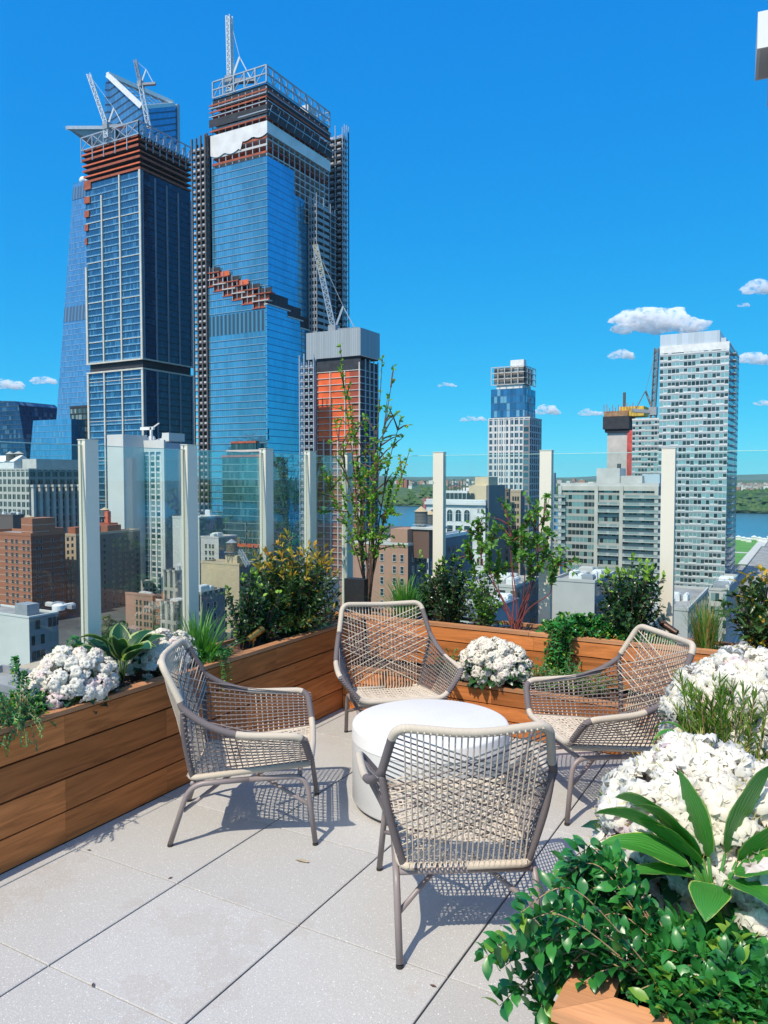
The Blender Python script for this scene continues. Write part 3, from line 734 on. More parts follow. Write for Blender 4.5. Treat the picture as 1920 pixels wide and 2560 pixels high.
# lower shaft, a little prouder, its top edge stepping down to the right
f0 = -2.6; XL = X0-3.5
stp = [(0, .14, zz(700)), (.14, .30, zz(714)), (.30, .46, zz(730)), (.46, .62, zz(744)), (.62, .80, zz(758)), (.80, 1, zz(772))]
m = MB(); WW = X1-XL
for a, b, zh in stp:
    m.quad((XL+a*WW, Y0+f0, 0), (XL+b*WW, Y0+f0, 0), (XL+b*WW, Y0+f0, zh), (XL+a*WW, Y0+f0, zh), 0, [(a*WW, -zz(700)), (b*WW, -zz(700)), (b*WW, zh-zz(700)), (a*WW, zh-zz(700))])
sps = [(0, .30, zz(764)), (.30, .50, zz(780)), (.50, .66, zz(800)), (.66, 1, zz(815))]
for a, b, zh in sps:
    m.quad((X1+1, Y0+f0+a*L, 0), (X1+1, Y0+f0+b*L, 0), (X1+1, Y0+f0+b*L, zh), (X1+1, Y0+f0+a*L, zh), 1, [(a*L, -zz(700)), (b*L, -zz(700)), (b*L, zh-zz(700)), (a*L, zh-zz(700))])
m.wall((XL, Y1), (XL, Y0+f0), 0, zz(700), 1); m.wall((X1, Y0+f0), (X1+1, Y0+f0), 0, zz(764), 0)
part(T1, 'lower_glass', m, [M_spF, M_spS])
m = MB(); m.wall((XL-.0, Y0+f0-.05), (X1, Y0+f0-.05), zz(828), zz(776)); part(T1, 'louvre_band', m, M_louv)
for q_, (a, b, zh) in enumerate(stp):          # unfinished terrace ledges
    A = XL+a*WW; Bx = XL+b*WW
    for r_ in range(3):
        zl = zh+r_*4.1+.1; xa = A-(2.5 if r_ else 0)*1.0; 
        part(T1, 'terrace_slab', MB().box(A-.3, Bx+.4+r_*2, Y0+f0-.4, Y0+1, zl, zl+.55), M_conc if r_ % 2 else M_rust)
        mm = MB(); mm.box(A, Bx+r_*2, Y0+f0+1.2, Y0+f0+1.4, zl+.6, zl+3.6)
        part(T1, 'terrace_infill', mm, M_rust if r_ < 2 else M_orange if q_ in (1, 3) else M_blk)
        mc = MB()
        for xx in (A+.2, (A+Bx)/2, Bx-.2): mc.beam((xx, Y0+f0+.1, zl), (xx, Y0+f0+.1, zl+4.1), .35)
        part(T1, 'column_row', mc, M_steel)
for a, b, zh in sps[:3]:
    part(T1, 'terrace_slab', MB().box(X1-1, X1+1.5, Y0+f0+a*L, Y0+f0+b*L+3, zh+.1, zh+.8), M_conc)
    part(T1, 'terrace_recess', MB().box(X1-.5, X1+.2, Y0+f0+a*L+2, Y0+f0+b*L+2, zh+.8, zh+8), M_blk)
# podium tiers at the foot, seen through the railing glass
M_pod = facade('podium_glass', (.05, .13, .15), (.045, .15, .17), 1.6, 4.2, .92, .86, (.12, .26, .27), .25, .08, .45, .4, .2, tilt=.03, band=(.20, .36, .36), bandf=.12, wmetal=.3)
pd = [(508, 600, 1105, 10), (508, 640, 1128, 14), (508, 690, 1142, 18)]
for a, b, v, out in pd:
    xa = corner(a, D_SP-20)[0]-O.x; xb = corner(b, D_SP-20)[0]-O.x; zh = zz(v, 600, D_SP-20)
    m = MB().box(xa, xb, Y0-out, Y0+f0-.1, 0, zh); part(T1, 'podium', m, M_pod)
    part(T1, 'podium_ledge', MB().box(xa-.3, xb+.3, Y0-out-.3, Y0-out+3, zh+.02, zh+1.2), M_rust if out != 14 else M_conc)
mb_ = MB().box(corner(560, D_SP-20)[0]-O.x, corner(690, D_SP-20)[0]-O.x, Y0-18.6, Y0-18.1, zz(1370, 600, D_SP-20), zz(1361, 600, D_SP-20)); part(T1, 'orange_band', mb_, M_orange)

# ---- dark glass tower with cream piers, under construction (left)
D_HY = 500
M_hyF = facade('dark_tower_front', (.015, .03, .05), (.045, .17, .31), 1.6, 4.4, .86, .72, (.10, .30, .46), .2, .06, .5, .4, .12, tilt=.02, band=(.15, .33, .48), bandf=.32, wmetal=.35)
M_hyS = facade('dark_tower_shaded_side', (.008, .015, .03), (.012, .04, .085), 1.6, 4.4, .9, .8, (.03, .08, .14), .06, .05, .3, .25, .15, tilt=.02, wmetal=.3)  # side glass coloured darker to hold the shade of that face
x0, x1, y0, y1, z_ = bld_box(226, 361, 484, D_HY, 303)
T2 = thing('piered_glass_tower', 'dark blue glass tower with pale vertical piers, orange open floors and crane deck above', 'skyscraper', ((x0+x1)/2, (y0+y1)/2, GZ)); O = Vector(T2.location)
X0, X1, Y0, Y1 = x0-O.x, x1-O.x, y0-O.y, y1-O.y; W = x1-x0; L = y1-y0
def hz(v): return atd(361, v, D_HY).z-GZ
ht = hz(303); hg = hz(424); hb1, hb0 = hz(897), hz(921); B2 = 4.0   # taper: base wider on the left
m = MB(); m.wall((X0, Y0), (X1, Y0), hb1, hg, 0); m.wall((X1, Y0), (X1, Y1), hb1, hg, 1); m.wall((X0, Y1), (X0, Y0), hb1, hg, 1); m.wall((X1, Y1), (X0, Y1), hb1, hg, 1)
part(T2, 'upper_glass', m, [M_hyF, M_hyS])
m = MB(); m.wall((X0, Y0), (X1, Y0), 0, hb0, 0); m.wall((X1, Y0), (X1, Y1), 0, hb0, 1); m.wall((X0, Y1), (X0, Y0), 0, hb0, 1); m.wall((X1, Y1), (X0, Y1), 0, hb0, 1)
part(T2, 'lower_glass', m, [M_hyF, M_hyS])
part(T2, 'mechanical_band', MB().box(X0+.8, X1-.8, Y0+.8, Y1-.8, hb0, hb1), M_blk)
M_pier = st('cream_pier', (.62, .58, .50), rough=.4, scale=.3); M_pierd = st('shaded_pier', (.20, .25, .32), rough=.4, scale=.3)  # side piers: the cream ones recoloured blue-grey as if in shade
for f in (0, .31, .64, 1.0):
    m = MB(); xx = X0+W*f; w_ = .55 if 0 < f < 1 else .8
    top = hg-(0 if f > .5 else 10 if f > .2 else 55)
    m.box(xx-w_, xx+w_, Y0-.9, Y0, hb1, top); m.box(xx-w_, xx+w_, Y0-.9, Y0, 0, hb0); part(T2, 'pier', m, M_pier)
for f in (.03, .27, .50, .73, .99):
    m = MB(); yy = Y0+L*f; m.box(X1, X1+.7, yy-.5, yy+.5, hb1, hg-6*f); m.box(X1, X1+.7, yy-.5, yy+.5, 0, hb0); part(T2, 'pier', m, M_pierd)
for zl in (hb0, hb1): part(T2, 'belt_course', MB().box(X0-1, X1+1, Y0-1.1, Y0-.2, zl-.5, zl+.5), M_pier); part(T2, 'belt_course', MB().box(X1+.1, X1+1, Y0-.199, Y1, zl-.5, zl+.5), M_pier)
for k in range(1, 12):
    zl = hg-k*26.4
    if zl > 20 and abs(zl-hb1) > 8: part(T2, 'belt_course', MB().box(X0, X1, Y0-.25, Y0, zl-.18, zl+.18), M_pier)
# open orange floors
nfl = 6; fh = (ht-8-hg)/ (nfl-1) if nfl > 1 else 4
for k in range(nfl):
    zl = hg+.5+k*(hz(340)-hg)/nfl; o_ = .5+.25*k
    m = MB().box(X0-o_, X1+o_, Y0-o_, Y1+o_*.3, zl, zl+.35); part(T2, 'floor_slab', m, M_blk)
    for (a, b, c, d_) in ((X0-o_, X1+o_, Y0-o_-.2, Y0-o_), (X1+o_, X1+o_+.2, Y0-o_, Y1)):
        part(T2, 'edge_netting', MB().box(a, b, c, d_, zl-.2, zl+(.8 if k % 2 else 1.3)), M_orange if (k in (1, 3, 5) and c < Y0 and d_ < Y0+.1) else M_rust)
part(T2, 'core', MB().box(X0+5, X1-5, Y0+5, Y1-5, hg, hz(350)), M_blk)
for k in range(5):   # ragged unfinished left edge
    zl = hg-k*9-4; part(T2, 'edge_netting', MB().box(X0-.6, X0+6-k*1.1, Y0-.8, Y0-.1, zl, zl+4.2), M_rust)
m = MB(); zt_, zb_ = hz(305), hz(338)
for i in range(6):
    xx = X0-1+(W+2.5)*i/5; m.beam((xx, Y0-2, zb_-8), (xx, Y0-2, zt_), .55)
    if i < 5: m.beam((xx, Y0-2, zb_), (xx+(W+2.5)/5, Y0-2, zt_), .4); m.beam((xx, Y0-2, zt_), (xx+(W+2.5)/5, Y0-2, zb_), .4)
for i in range(9):
    yy = Y0-2+(L+2)*i/8; m.beam((X1+1.5, yy, zb_-8), (X1+1.5, yy, zt_), .55)
    if i < 8: m.beam((X1+1.5, yy, zb_), (X1+1.5, yy+(L+2)/8, zt_), .4); m.beam((X1+1.5, yy+(L+2)/16, zb_-2), (X1+1.5, yy+(L+2)/10, zt_-2), 1.0)
for z in (zb_, zt_): m.beam((X0-1, Y0-2, z), (X1+1.5, Y0-2, z), .7); m.beam((X1+1.5, Y0-2, z), (X1+1.5, Y1, z), .7)
part(T2, 'deck_truss', m, M_steel)
part(T2, 'roof_deck', MB().box(X0, X1+.5, Y0-1, Y1, hz(341), hz(338)), M_rust)
rd = random.Random(3)
for k in range(9): a = rd.uniform(X0+2, X1-8); b = rd.uniform(Y0+1, Y0+25); part(T2, 'site_unit', MB().box(a, a+rd.uniform(2, 6), b, b+rd.uniform(2, 5), hz(338), hz(338)+rd.uniform(2, 6)), [M_wht, M_grey, M_steel][k % 3])

# ---- construction hoists
def hoist(label, uL, uN, uR, d, v, floor_h, mats, name='construction_hoist', legs=.5, base=GZ, fp=None):
    x0, x1, y0, y1, z = bld_box(uL, uN, uR, d, v)
    if fp: x0, x1, y0, y1 = fp; z = zt(v, (x1, y0))
    t = thing(name, label, 'hoist', ((x0+x1)/2, (y0+y1)/2, base)); o = t.location
    X0, X1, Y0, Y1 = x0-o.x, x1-o.x, y0-o.y, y1-o.y; H = z-base
    m = MB(); nx = 3; ny = 3
    for i in range(nx+1):
        xx = X0+(X1-X0)*i/nx; m.beam((xx, Y0, 0), (xx, Y0, H+rd.uniform(0, 4)), legs)
        m.beam((xx, Y1, 0), (xx, Y1, H), legs)
    for i in range(1, ny+1): yy = Y0+(Y1-Y0)*i/ny; m.beam((X1, yy, 0), (X1, yy, H+rd.uniform(0, 4)), legs)
    part(t, 'mast', m, mats[0])
    n = int(H/floor_h); m = MB(); m2 = MB()
    for k in range(n):
        zl = k*floor_h
        m.box(X0-.2, X1+.2, Y0-.2, Y1, zl, zl+.3)
        if k % 1 == 0:
            w = (X1-X0)/nx
            for i in range(nx): m2.box(X0+i*w+w*.25, X0+i*w+w*.75, Y0-.1, Y0+.05, zl+.7, zl+floor_h*.45)
        m2.box(X1, X1+.12, Y0+1, Y0+(Y1-Y0)*.6, zl+.4, zl+floor_h*.5)
    part(t, 'landing_deck', m, mats[1]); part(t, 'gate_panel', m2, mats[2])
    part(t, 'back_shaft', MB().box(X0+1.5, X1-1.5, Y0+2, Y1-.6, 0, H-6), M_blk)
    return t
M_hb = st('brown_black_steel', (.10, .09, .09), rough=.7, scale=.3); M_hw = st('hoist_white_panel', (.42, .41, .42), rough=.7, scale=.2, var=.4)
hoist('dark brown hoist tower squeezed between the two tallest glass towers', 489, 521, 534, 470, 346, 4.1, [M_hb, M_hb, M_hw], legs=.9)
hoist('tall grey scaffold hoist against the right side of the stepped tower', 806, 858, 873, 520, 320, 4.1, [M_steel, M_steel, M_hw])
hoist('shorter grey scaffold hoist behind the yellow crane boom', 766, 800, 812, 512, 495, 4.1, [M_grey, M_steel, M_grey], fp=(SPX+1.2, SPX+7, ext(673, 537, 771, D_SP)[3], ext(673, 537, 822, D_SP)[3]))

# ---- cranes
def crane(label, base, tip, mast_base, w, col, n=14, jib_mat=None, cab=True, counter=None, group='tower cranes'):
    t = thing('tower_crane', label, 'crane', tuple(mast_base), group=group); o = Vector(mast_base); f = lambda p: Vector(p)-o
    m = MB(); lattice(m, (0, 0, 0), f(base), w, max(3, int((Vector(base)-o).length/6)), w*.13); part(t, 'mast', m, col)
    m = MB(); lattice(m, f(base), f(tip), w*.75, n, w*.10); part(t, 'jib', m, jib_mat or col)
    m = MB(); b = f(base); d = (f(tip)-b); d.z = 0; d = d.normalized() if d.length > .1 else Vector((1, 0, 0))
    c = counter if counter else w*4
    m.beam(b, b-d*c+Vector((0, 0, w*.3)), w*.9, w*.6); m.box(b.x-w*.7, b.x+w*.7, b.y-w*.7, b.y+w*.7, b.z-w*.6, b.z+w*.9); part(t, 'cab', m, M_grey)
    m = MB(); a = b-d*w*1.5+Vector((0, 0, w*4)); m.beam(b, a, w*.3); m.beam(b-d*c*.9, a, w*.15); m.beam(a, f(tip), w*.06); part(t, 'a_frame', m, col)
    return t
M_cw = st('white_crane_paint', (.62, .68, .70), rough=.5); M_cy = st('yellow_crane_paint', (.50, .38, .10), rough=.5); M_cr = st('faded_red_crane_paint', (.50, .20, .16), rough=.6)
crane('white luffing crane leaning left above the orange open floors', atd(268, 318, 510), atd(222, 186, 510), atd(270, 345, 510), 3.0, M_cw, 16, None)
crane('tall pale crane mast with dark cab rising behind the white triangle frame', atd(352, 212, 530), atd(338, 150, 530), atd(372, 318, 530), 2.5, M_cw, 9, M_grey, counter=10)
crane('slender white crane mast standing straight up from the stepped glass tower', atd(577, 205, 470), atd(573, 40, 470), atd(579, 240, 470), 3.6, M_cw, 22)
crane('yellow tipped lattice crane leaning left before the grey scaffold', atd(835, 828, 430), atd(789, 615, 430), atd(838, 850, 430), 3.4, M_steel, 22, M_steel)
part(bpy.data.objects['tower_crane.003'], 'boom_tip', (lambda m, o: (lattice(m, atd(806, 690, 430)-o, atd(788.5, 613, 430)-o, 2.6, 10, .26), m)[1])(MB(), Vector(bpy.data.objects['tower_crane.003'].location)), M_cy)

# ---- pointed tower with the triangular observation deck (far left)
D3 = 680
M_poF = facade('pointed_tower_glass', (.05, .11, .19), (.09, .27, .46), 3, 4.6, .96, .74, None, 0, .08, .55, .4, .12, tilt=.01, band=(.015, .03, .05), bandf=.2, wmetal=.5)
T3 = thing('pointed_glass_tower', 'pointed glass skyscraper with white triangular crown and sky deck jutting left', 'skyscraper', tuple(atd(350, 1193, D3).xy)+(GZ,)); O3 = Vector(T3.location)
A_, B_, C_ = atd(271, 189, D3)-O3, atd(356, 268, D3-12)-O3, atd(434, 261, D3+60)-O3
Lt = atd(262, 213, D3+4)-O3; Rt = atd(443, 262, D3+70)-O3
def dn(p, dx=0): return Vector((p.x+dx, p.y, 0))
m = MB()
def pw(a, b, mi=0): L_ = (b-a).xy.length; m.quad(dn(a), dn(b), b, a, mi, [(0, -a.z), (L_, -b.z), (L_, 0), (0, a.z*0)])
m.poly([dn(Lt, -4), dn(B_), B_, A_, Lt], 0, [(0, -300), (40, -300), (40, B_.z-A_.z), (6, 0), (0, Lt.z-A_.z)])
m.poly([dn(B_), dn(Rt), Rt, B_], 0, [(0, -300), (50, -300), (50, 0), (0, 0)])
A2 = A_+FW*14-Vector((0, 0, 14)); R2 = Rt+FW*8-Vector((0, 0, 8)); m.poly([dn(R2), dn(Lt, -4), Lt+FW*6, A2, R2]); m.poly([B_-Vector((0, 0, 16)), Rt-Vector((0, 0, 16)), A_+FW*6-Vector((0, 0, 26))])
part(T3, 'shaft', m, M_poF)
for nm, a, b, w_ in (('crown_edge', A_, B_, 4.2), ('crown_edge', A_-FW*2, C_-FW*2, 3.6), ('crown_edge', B_, C_, 3.0)): part(T3, nm, MB().beam(a, b, w_), M_wht)
part(T3, 'corner_strip', MB().beam(dn(Rt), Rt, 3.4), M_steel)
m = MB()
for k in range(8):
    f = (k+.5)/8; m.beam(A_.lerp(B_, f), A_.lerp(C_, f), .5); m.beam(A_.lerp(B_, f), A_.lerp(C_, min(1, f+.12)), .4); m.beam(B_.lerp(C_, f), A_.lerp(C_, f), .4)
part(T3, 'crown_lattice', m, M_grey)
a, b, c_, e_ = [atd(*q)-O3 for q in ((167, 320, D3-30), (290, 320, D3-10), (290, 380, D3-8), (236, 372, D3-10))]
m = MB(); f_ = atd(290, 318, D3+25)-O3
m.poly([a, b, f_]); m.poly([a, e_, c_, b]); m.poly([a, f_, e_]); m.poly([f_, b, c_]); m.poly([e_, f_, c_])
part(T3, 'deck_hull', m, st('pale_metal_soffit', (.40, .38, .37), rough=.5, scale=.1)); part(T3, 'deck_rim', MB().beam(a, b, 2.6).beam(a, f_, 2.6), M_wht)

# ---- tapering blue tower with two white radomes
D4 = 620
M_tpF = facade('tapering_tower_glass', (.07, .15, .28), (.14, .36, .60), 1.5, 4.2, .94, .90, (.25, .42, .60), .03, .1, .5, .4, .14, tilt=.012, wmetal=.4)
M_tpL = facade('tapering_louvre', (.07, .13, .22), (.15, .27, .42), 3.2, 60, .4, 1, None, 0, .3, .3, .5, .1)
a = atd(183, 460, D4); b = atd(141, 1048, D4); c = atd(300, 440, D4+90)
T4 = thing('tapering_glass_tower', 'pale blue glass tower whose left edge slopes, two white radomes on its roof', 'skyscraper', (a.x, a.y, GZ)); O4 = Vector(T4.location)
h4 = a.z-GZ; sl_ = (a.x-b.x)/(a.z-b.z)*1.0; xb = (ony(141, 1048, a.y).x-a.x)*h4/(a.z-ony(141, 1048, a.y).z)
ww = 62; dp = 40
m = MB(); m.poly([(xb, 0, 0), (ww, 0, 0), (ww, 0, h4), (0, 0, h4)], 0, [(xb, -h4), (ww, -h4), (ww, 0), (0, 0)]); m.poly([(ww, 0, 0), (ww, dp, 0), (ww, dp, h4), (ww, 0, h4)], 0, [(0, -h4), (dp, -h4), (dp, 0), (0, 0)])
m.poly([(ww, dp, 0), (xb, dp, 0), (0, dp, h4), (ww, dp, h4)]); m.poly([(xb, dp, 0), (xb, 0, 0), (0, 0, h4), (0, dp, h4)]); m.poly([(0, 0, h4), (ww, 0, h4), (ww, dp, h4), (0, dp, h4)])
part(T4, 'shaft', m, M_tpF)
for (v0, v1) in ((470, 500), (765, 802)):
    zA, zB = atd(183, v1, D4).z-GZ, atd(183, v0, D4).z-GZ; xa = xb*(1-zA/h4); xc = xb*(1-zB/h4)
    m = MB(); m.poly([(xa+.3, -.15, zA), (ww, -.15, zA), (ww, -.15, zB), (xc+.3, -.15, zB)], 0, [(0, 1), (ww, 1), (ww, 2), (0, 2)]); part(T4, 'louvre_band', m, M_tpL)
for u in (200, 215):
    p = atd(u, 452, D4)-O4; m = MB().lathe([(0, -3), (1.5, -3), (1.7, 0), (2.8, 1.4), (3.0, 2.8), (2.3, 4.6), (1.1, 5.6), (0, 5.9)], (p.x, p.y+3, h4+1), 16); part(T4, 'radome', m, M_wht, True)

def facetower(name, label, pts, d, mat, depth, extra=None):
    """front outline given in photo pixels, facing -y"""
    P = []; y0 = atd(pts[0][0], 1193, d).y
    for u, v in pts: P.append(ony(u, v, y0))
    o = Vector((P[0].x, y0, GZ)); t = thing(name, label, 'building', tuple(o)); P = [p-o for p in P]; zt_ = max(p.z for p in P)
    m = MB(); bk = [p+Vector((0, depth, 0)) for p in P]
    m.poly(P, 0, [(p.x, p.z-zt_) for p in P]); m.poly(bk[::-1], 0)
    for k in range(len(P)):
        a, b = P[k], P[(k+1) % len(P)]; m.quad(b, a, bk[k], bk[(k+1) % len(P)], 0, [(0, b.z-zt_), (0, a.z-zt_), (depth, a.z-zt_), (depth, b.z-zt_)])
    part(t, 'shaft', m, mat); return t
M_darkb = facade('dark_blue_glass', (.01, .03, .07), (.018, .07, .17), 3, 4, .85, .8, (.10, .20, .30), .15, .06, .4, .35, .3, tilt=.03)
facetower('dark_glass_tower', 'dark blue glass tower cropped by the left edge of the photo', [(-60, 1760), (95, 1760), (66, 1136), (46, 1012), (38, 1003), (-60, 1000)], 700, M_darkb, 40)
M_slant = facade('slanted_blue_glass', (.05, .13, .22), (.09, .34, .58), 1.5, 4.3, .95, .92, (.20, .42, .58), .06, .06, .5, .4, .12, tilt=.012, wmetal=.4)
t = facetower('slanted_glass_block', 'bright blue slanted glass block beside the dark window-gridded box', [(68, 1700), (186, 1700), (178, 1047), (83, 1051), (75, 1142)], 560, M_slant, 35)
M_boxw = facade('dark_gridded_box', (.015, .018, .02), (.08, .12, .12), 4.2, 4.4, .8, .72, (.30, .34, .30), .3, .1, .1, .5, .3, 2)
building('dark box of big gridded windows behind the left railing post', [M_boxw, M_blk], 178, 221, 246, 545, 1018, depth=30, par=1.5, parm=M_blk)

# ---- tower with the red netting (right of the stepped tower)
D8 = 400
M_shaftw = st('pale_column', (.55, .50, .46), rough=.7, scale=.2)
t8, B8 = building('concrete tower frame wrapped in red netting under a pale ribbed crown screen', [M_brickr, M_blk], 792, 902, 944, D8, 900, name='netted_tower', cat='skyscraper', par=0)
X0, X1, Y0, Y1, H = B8
def z8(v): return atd(900, v, D8).z-GZ
M_rib = facade('ribbed_screen', (.30, .32, .33), (.38, .41, .43), 1.1, 60, .55, 1, None, 0, .5, .2, .5, .12)
M_ribs = facade('ribbed_screen_shaded', (.22, .25, .29), (.30, .34, .38), 1.1, 60, .55, 1, None, 0, .5, .2, .5, .12)  # same screen, its shaded side painted darker
xs0 = ext(902, 771, 944, D8)[0]-t8.location.x
m = MB(); m.wall((xs0, Y0-1.5), (X1+.8, Y0-1.5), z8(889), z8(820), 0); m.wall((X1+.8, Y0-1.5), (X1+.8, Y1+1), z8(889), z8(820), 1); m.wall((X1+.8, Y1+1), (xs0, Y1+1), z8(889), z8(820), 0); m.wall((xs0, Y1+1), (xs0, Y0-1.5), z8(889), z8(820), 1)
part(t8, 'crown_screen', m, [M_rib, M_ribs]); part(t8, 'crown_floor', MB().box(xs0+.5, X1+.5, Y0-1, Y1, z8(892), z8(889)), M_blk)
M_net = st('red_netting', (.78, .13, .035), rough=.7, scale=.15, var=.25, bump=.4)
part(t8, 'red_netting', MB().box(X0+1.5, X1-5, Y0-.35, Y0-.15, z8(1100), z8(925)), M_net); part(t8, 'netting', MB().box(X1-6.5, X1+.1, Y0-.36, Y0-.16, z8(1010), z8(925)), st('dull_red_netting', (.33, .07, .04), rough=.8, scale=.2))
part(t8, 'dark_floor', MB().box(X0-2, X1+.2, Y0-.5, Y0-.3, z8(925), z8(889)), M_blk)
for k in range(40):
    zl = z8(925)-k*3.4
    if zl < 0: break
    part(t8, 'floor_edge', MB().box(X0-.2, X1+.3, Y0-.7, Y0-.4, zl, zl+.35), M_shaftw)
    part(t8, 'floor_edge', MB().box(X1+.05, X1+.35, Y0-.4, Y1, zl, zl+.35), M_steel)
for i in range(7): xx = X0+.4+(X1-X0-.8)*i/6; part(t8, 'column', MB().box(xx-.35, xx+.35, Y0-.8, Y0-.2, 0, z8(1095 if 0 < i < 6 else 905)), M_shaftw)
for i in range(2, 6, 2): xx = X0+(X1-X0)*i/6; part(t8, 'column', MB().box(xx-.25, xx+.25, Y0-.9, Y0-.7, z8(1100), z8(925)), M_shaftw)
for i in range(1, 5): yy = Y0+(Y1-Y0)*i/4; part(t8, 'column', MB().box(X1, X1+.5, yy-.3, yy+.3, 0, z8(895)), M_steel)
hoist('pale grey hoist tower left of the red netted tower', 750, 785, 791, 396, 902, 3.4, [M_steel, M_hw, M_steel])

# ---- white hotel slabs with a recessed glass middle
D9 = 425
M_stuc = st('white_stucco', (.60, .61, .58), rough=.9, scale=.06, var=.06); M_stucb = st('white_stucco_shaded', (.42, .45, .52), rough=.9, scale=.06, var=.06)  # second stucco is the white one with blue-grey shade in its colour
x0, x1, y0, y1, z9 = bld_box(334, 413, 462, D9, 1102)
T9 = thing('hotel_building', 'white slab hotel with dark recessed window strip and rooftop penthouse', 'building', (x0, y0, GZ)); O9 = Vector(T9.location)
def z_9(v, u=413, d=D9): return atd(u, v, d).z-GZ
W = x1-x0; L = y1-y0; H = z9-GZ
M_h1 = facade('hotel_shaded_glass', (.16, .24, .30), (.02, .07, .09), W*.15, 3.1, .86, .84, (.05, .12, .14), .2, .05, .35, .6, .4, tilt=.03)  # shade painted into this half of the front; the strip beside is coloured lit
M_h2 = facade('hotel_lit_glass', (.66, .66, .63), (.035, .10, .10), W*.16, 3.1, .72, .72, (.25, .36, .33), .4, .08, .2, .7, .5)
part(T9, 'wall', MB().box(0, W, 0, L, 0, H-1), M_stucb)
m = MB(); m.wall((.3, -.25), (W*.56, -.25), 0, H-8); part(T9, 'recessed_glazing', m, M_h1)
m = MB(); m.wall((W*.56, -.6), (W*.93, -.6), 0, H-8); part(T9, 'window_strip', m, M_h2)
for f in (.56, .75, .93): part(T9, 'white_fin', MB().box(W*f-.35, W*f+.35, -1.2, -.3, 0, H-6), M_wht)
part(T9, 'white_pier', MB().box(W*.93, W+.3, -1.0, .2, 0, H+.5), M_stuc); part(T9, 'attic', MB().box(0, W*.93, -.9, .2, H-6, H+.5), M_stuc)
xa = ext(320, 280, 334, D9-3); sx0, sx1 = xa[0]-O9.x, xa[1]-O9.x
part(T9, 'end_slab', MB().box(sx0, sx1, xa[2]-O9.y-3, xa[2]-O9.y+14, 0, z_9(1087, 320)), M_stuc)
part(T9, 'penthouse', MB().box(W-5, W+.2, 3, L, H, z_9(1081)), M_stuc)
clutter(T9, (1, W-6, 0, L, H), 9, 5, 4, M_wht, 1)
p = atd(378, 1066, D9+8)-O9; m = MB(); m.beam((p.x, p.y, H), (p.x, p.y, H+8), 1.2); m.box(p.x-8, p.x+2, p.y-.6, p.y+.6, H+6.5, H+8.2); m.beam((p.x+2, p.y, H+8), (p.x+6, p.y, H+10), .6); part(T9, 'window_cleaning_arm', m, M_wht)

# ---- pale industrial block with stepped buttresses (left)
D14 = 460
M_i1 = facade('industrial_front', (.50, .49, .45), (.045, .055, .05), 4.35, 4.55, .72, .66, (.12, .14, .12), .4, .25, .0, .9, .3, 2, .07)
M_i2 = facade('industrial_shaded_side', (.20, .23, .25), (.035, .05, .055), 5.2, 4.55, .7, .66, (.07, .09, .09), .4, .25, 0, .9, .3, 2, .07)  # shadow on the side face is put into these darker wall colours
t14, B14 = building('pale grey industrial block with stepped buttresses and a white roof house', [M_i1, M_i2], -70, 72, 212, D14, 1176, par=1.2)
X0, X1, Y0, Y1, H = B14
for k in range(9):
    yy = Y0+2+k*(Y1-Y0-3)/8; dz = 0
    part(t14, 'buttress', MB().box(X1, X1+2.4, yy-.8, yy+.8, 0, H-10), M_conc)
    part(t14, 'buttress', MB().box(X1+2.4, X1+5, yy-.8, yy+.8, 0, H-58), M_conc)
    part(t14, 'buttress_cap', MB().box(X1-.1, X1+2.8, yy-1.2, yy+1.2, H-10, H-8.6), M_conc)
m = MB(); m.box(X0, X1-18, Y0+3, Y0+16, H, H+5.5); part(t14, 'roof_house', m, M_wht)
m = MB(); m.poly([(X0, Y0+2.6, H+5.5), (X1-17.5, Y0+2.6, H+5.5), (X1-17.5, Y0+9, H+9.5), (X0, Y0+9, H+9.5)]); m.poly([(X1-17.5, Y0+16, H+5.5), (X0, Y0+16, H+5.5), (X0, Y0+9, H+9.5), (X1-17.5, Y0+9, H+9.5)]); m.poly([(X1-17.5, Y0+2.6, H+5.5), (X1-17.5, Y0+16, H+5.5), (X1-17.5, Y0+9, H+9.5)]); part(t14, 'roof_house_gable', m, M_wht)
part(t14, 'penthouse', MB().box(X1-14, X1-1, Y0+6, Y0+40, H, H+7), M_conc)
MT_g = st('tank_grey_roof', (.42, .41, .38), rough=.8)
water_tank('grey rooftop tank left of the gabled white roof house', 25, 1128, 1152, D14+16, 4.6, 3, MT_g); water_tank('wide pale rooftop tank behind the white roof house', 47, 1128, 1150, D14+20, 6.2, 3, MT_g)

# ---- brick and masonry blocks on the left
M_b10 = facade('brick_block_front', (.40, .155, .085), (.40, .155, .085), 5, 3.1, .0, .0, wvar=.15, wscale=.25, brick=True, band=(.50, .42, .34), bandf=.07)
M_b10s = facade('brick_block_shaded_side', (.24, .085, .05), (.3, .1, .06), 5, 3.1, .0, .0, wvar=.15, wscale=.25, brick=True, band=(.32, .25, .21), bandf=.07)  # same brick and string courses, darkened in colour for the unlit side
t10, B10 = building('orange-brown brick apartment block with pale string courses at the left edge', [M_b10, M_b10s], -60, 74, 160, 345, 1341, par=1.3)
X0, X1, Y0, Y1, H = B10
M_dimf = st('dull_window_frame', (.30, .26, .23), rough=.7); we = win_mesh(1.5, 1.7, .12, .12, M_dimf); wn2 = win_mesh(1.0, 1.6, .1, .12, M_dimf)
windows(t10, we, 'F', B10, [1.8, 5.0, 10.0, 13.2, 17.5], [2.6+3.1*k for k in range(11)], 55); windows(t10, wn2, 'S', B10, [3, 5.2, 11, 16, 19.5, 22], [2.6+3.1*k for k in range(11)], 66)
part(t10, 'stair_tower', MB().box(X1-8, X1-.2, Y0+1, Y0+13, H, H+8), M_b10); part(t10, 'bulkhead', MB().box(X1-6, X1, Y1-8, Y1-.4, H, H+3), M_b10)
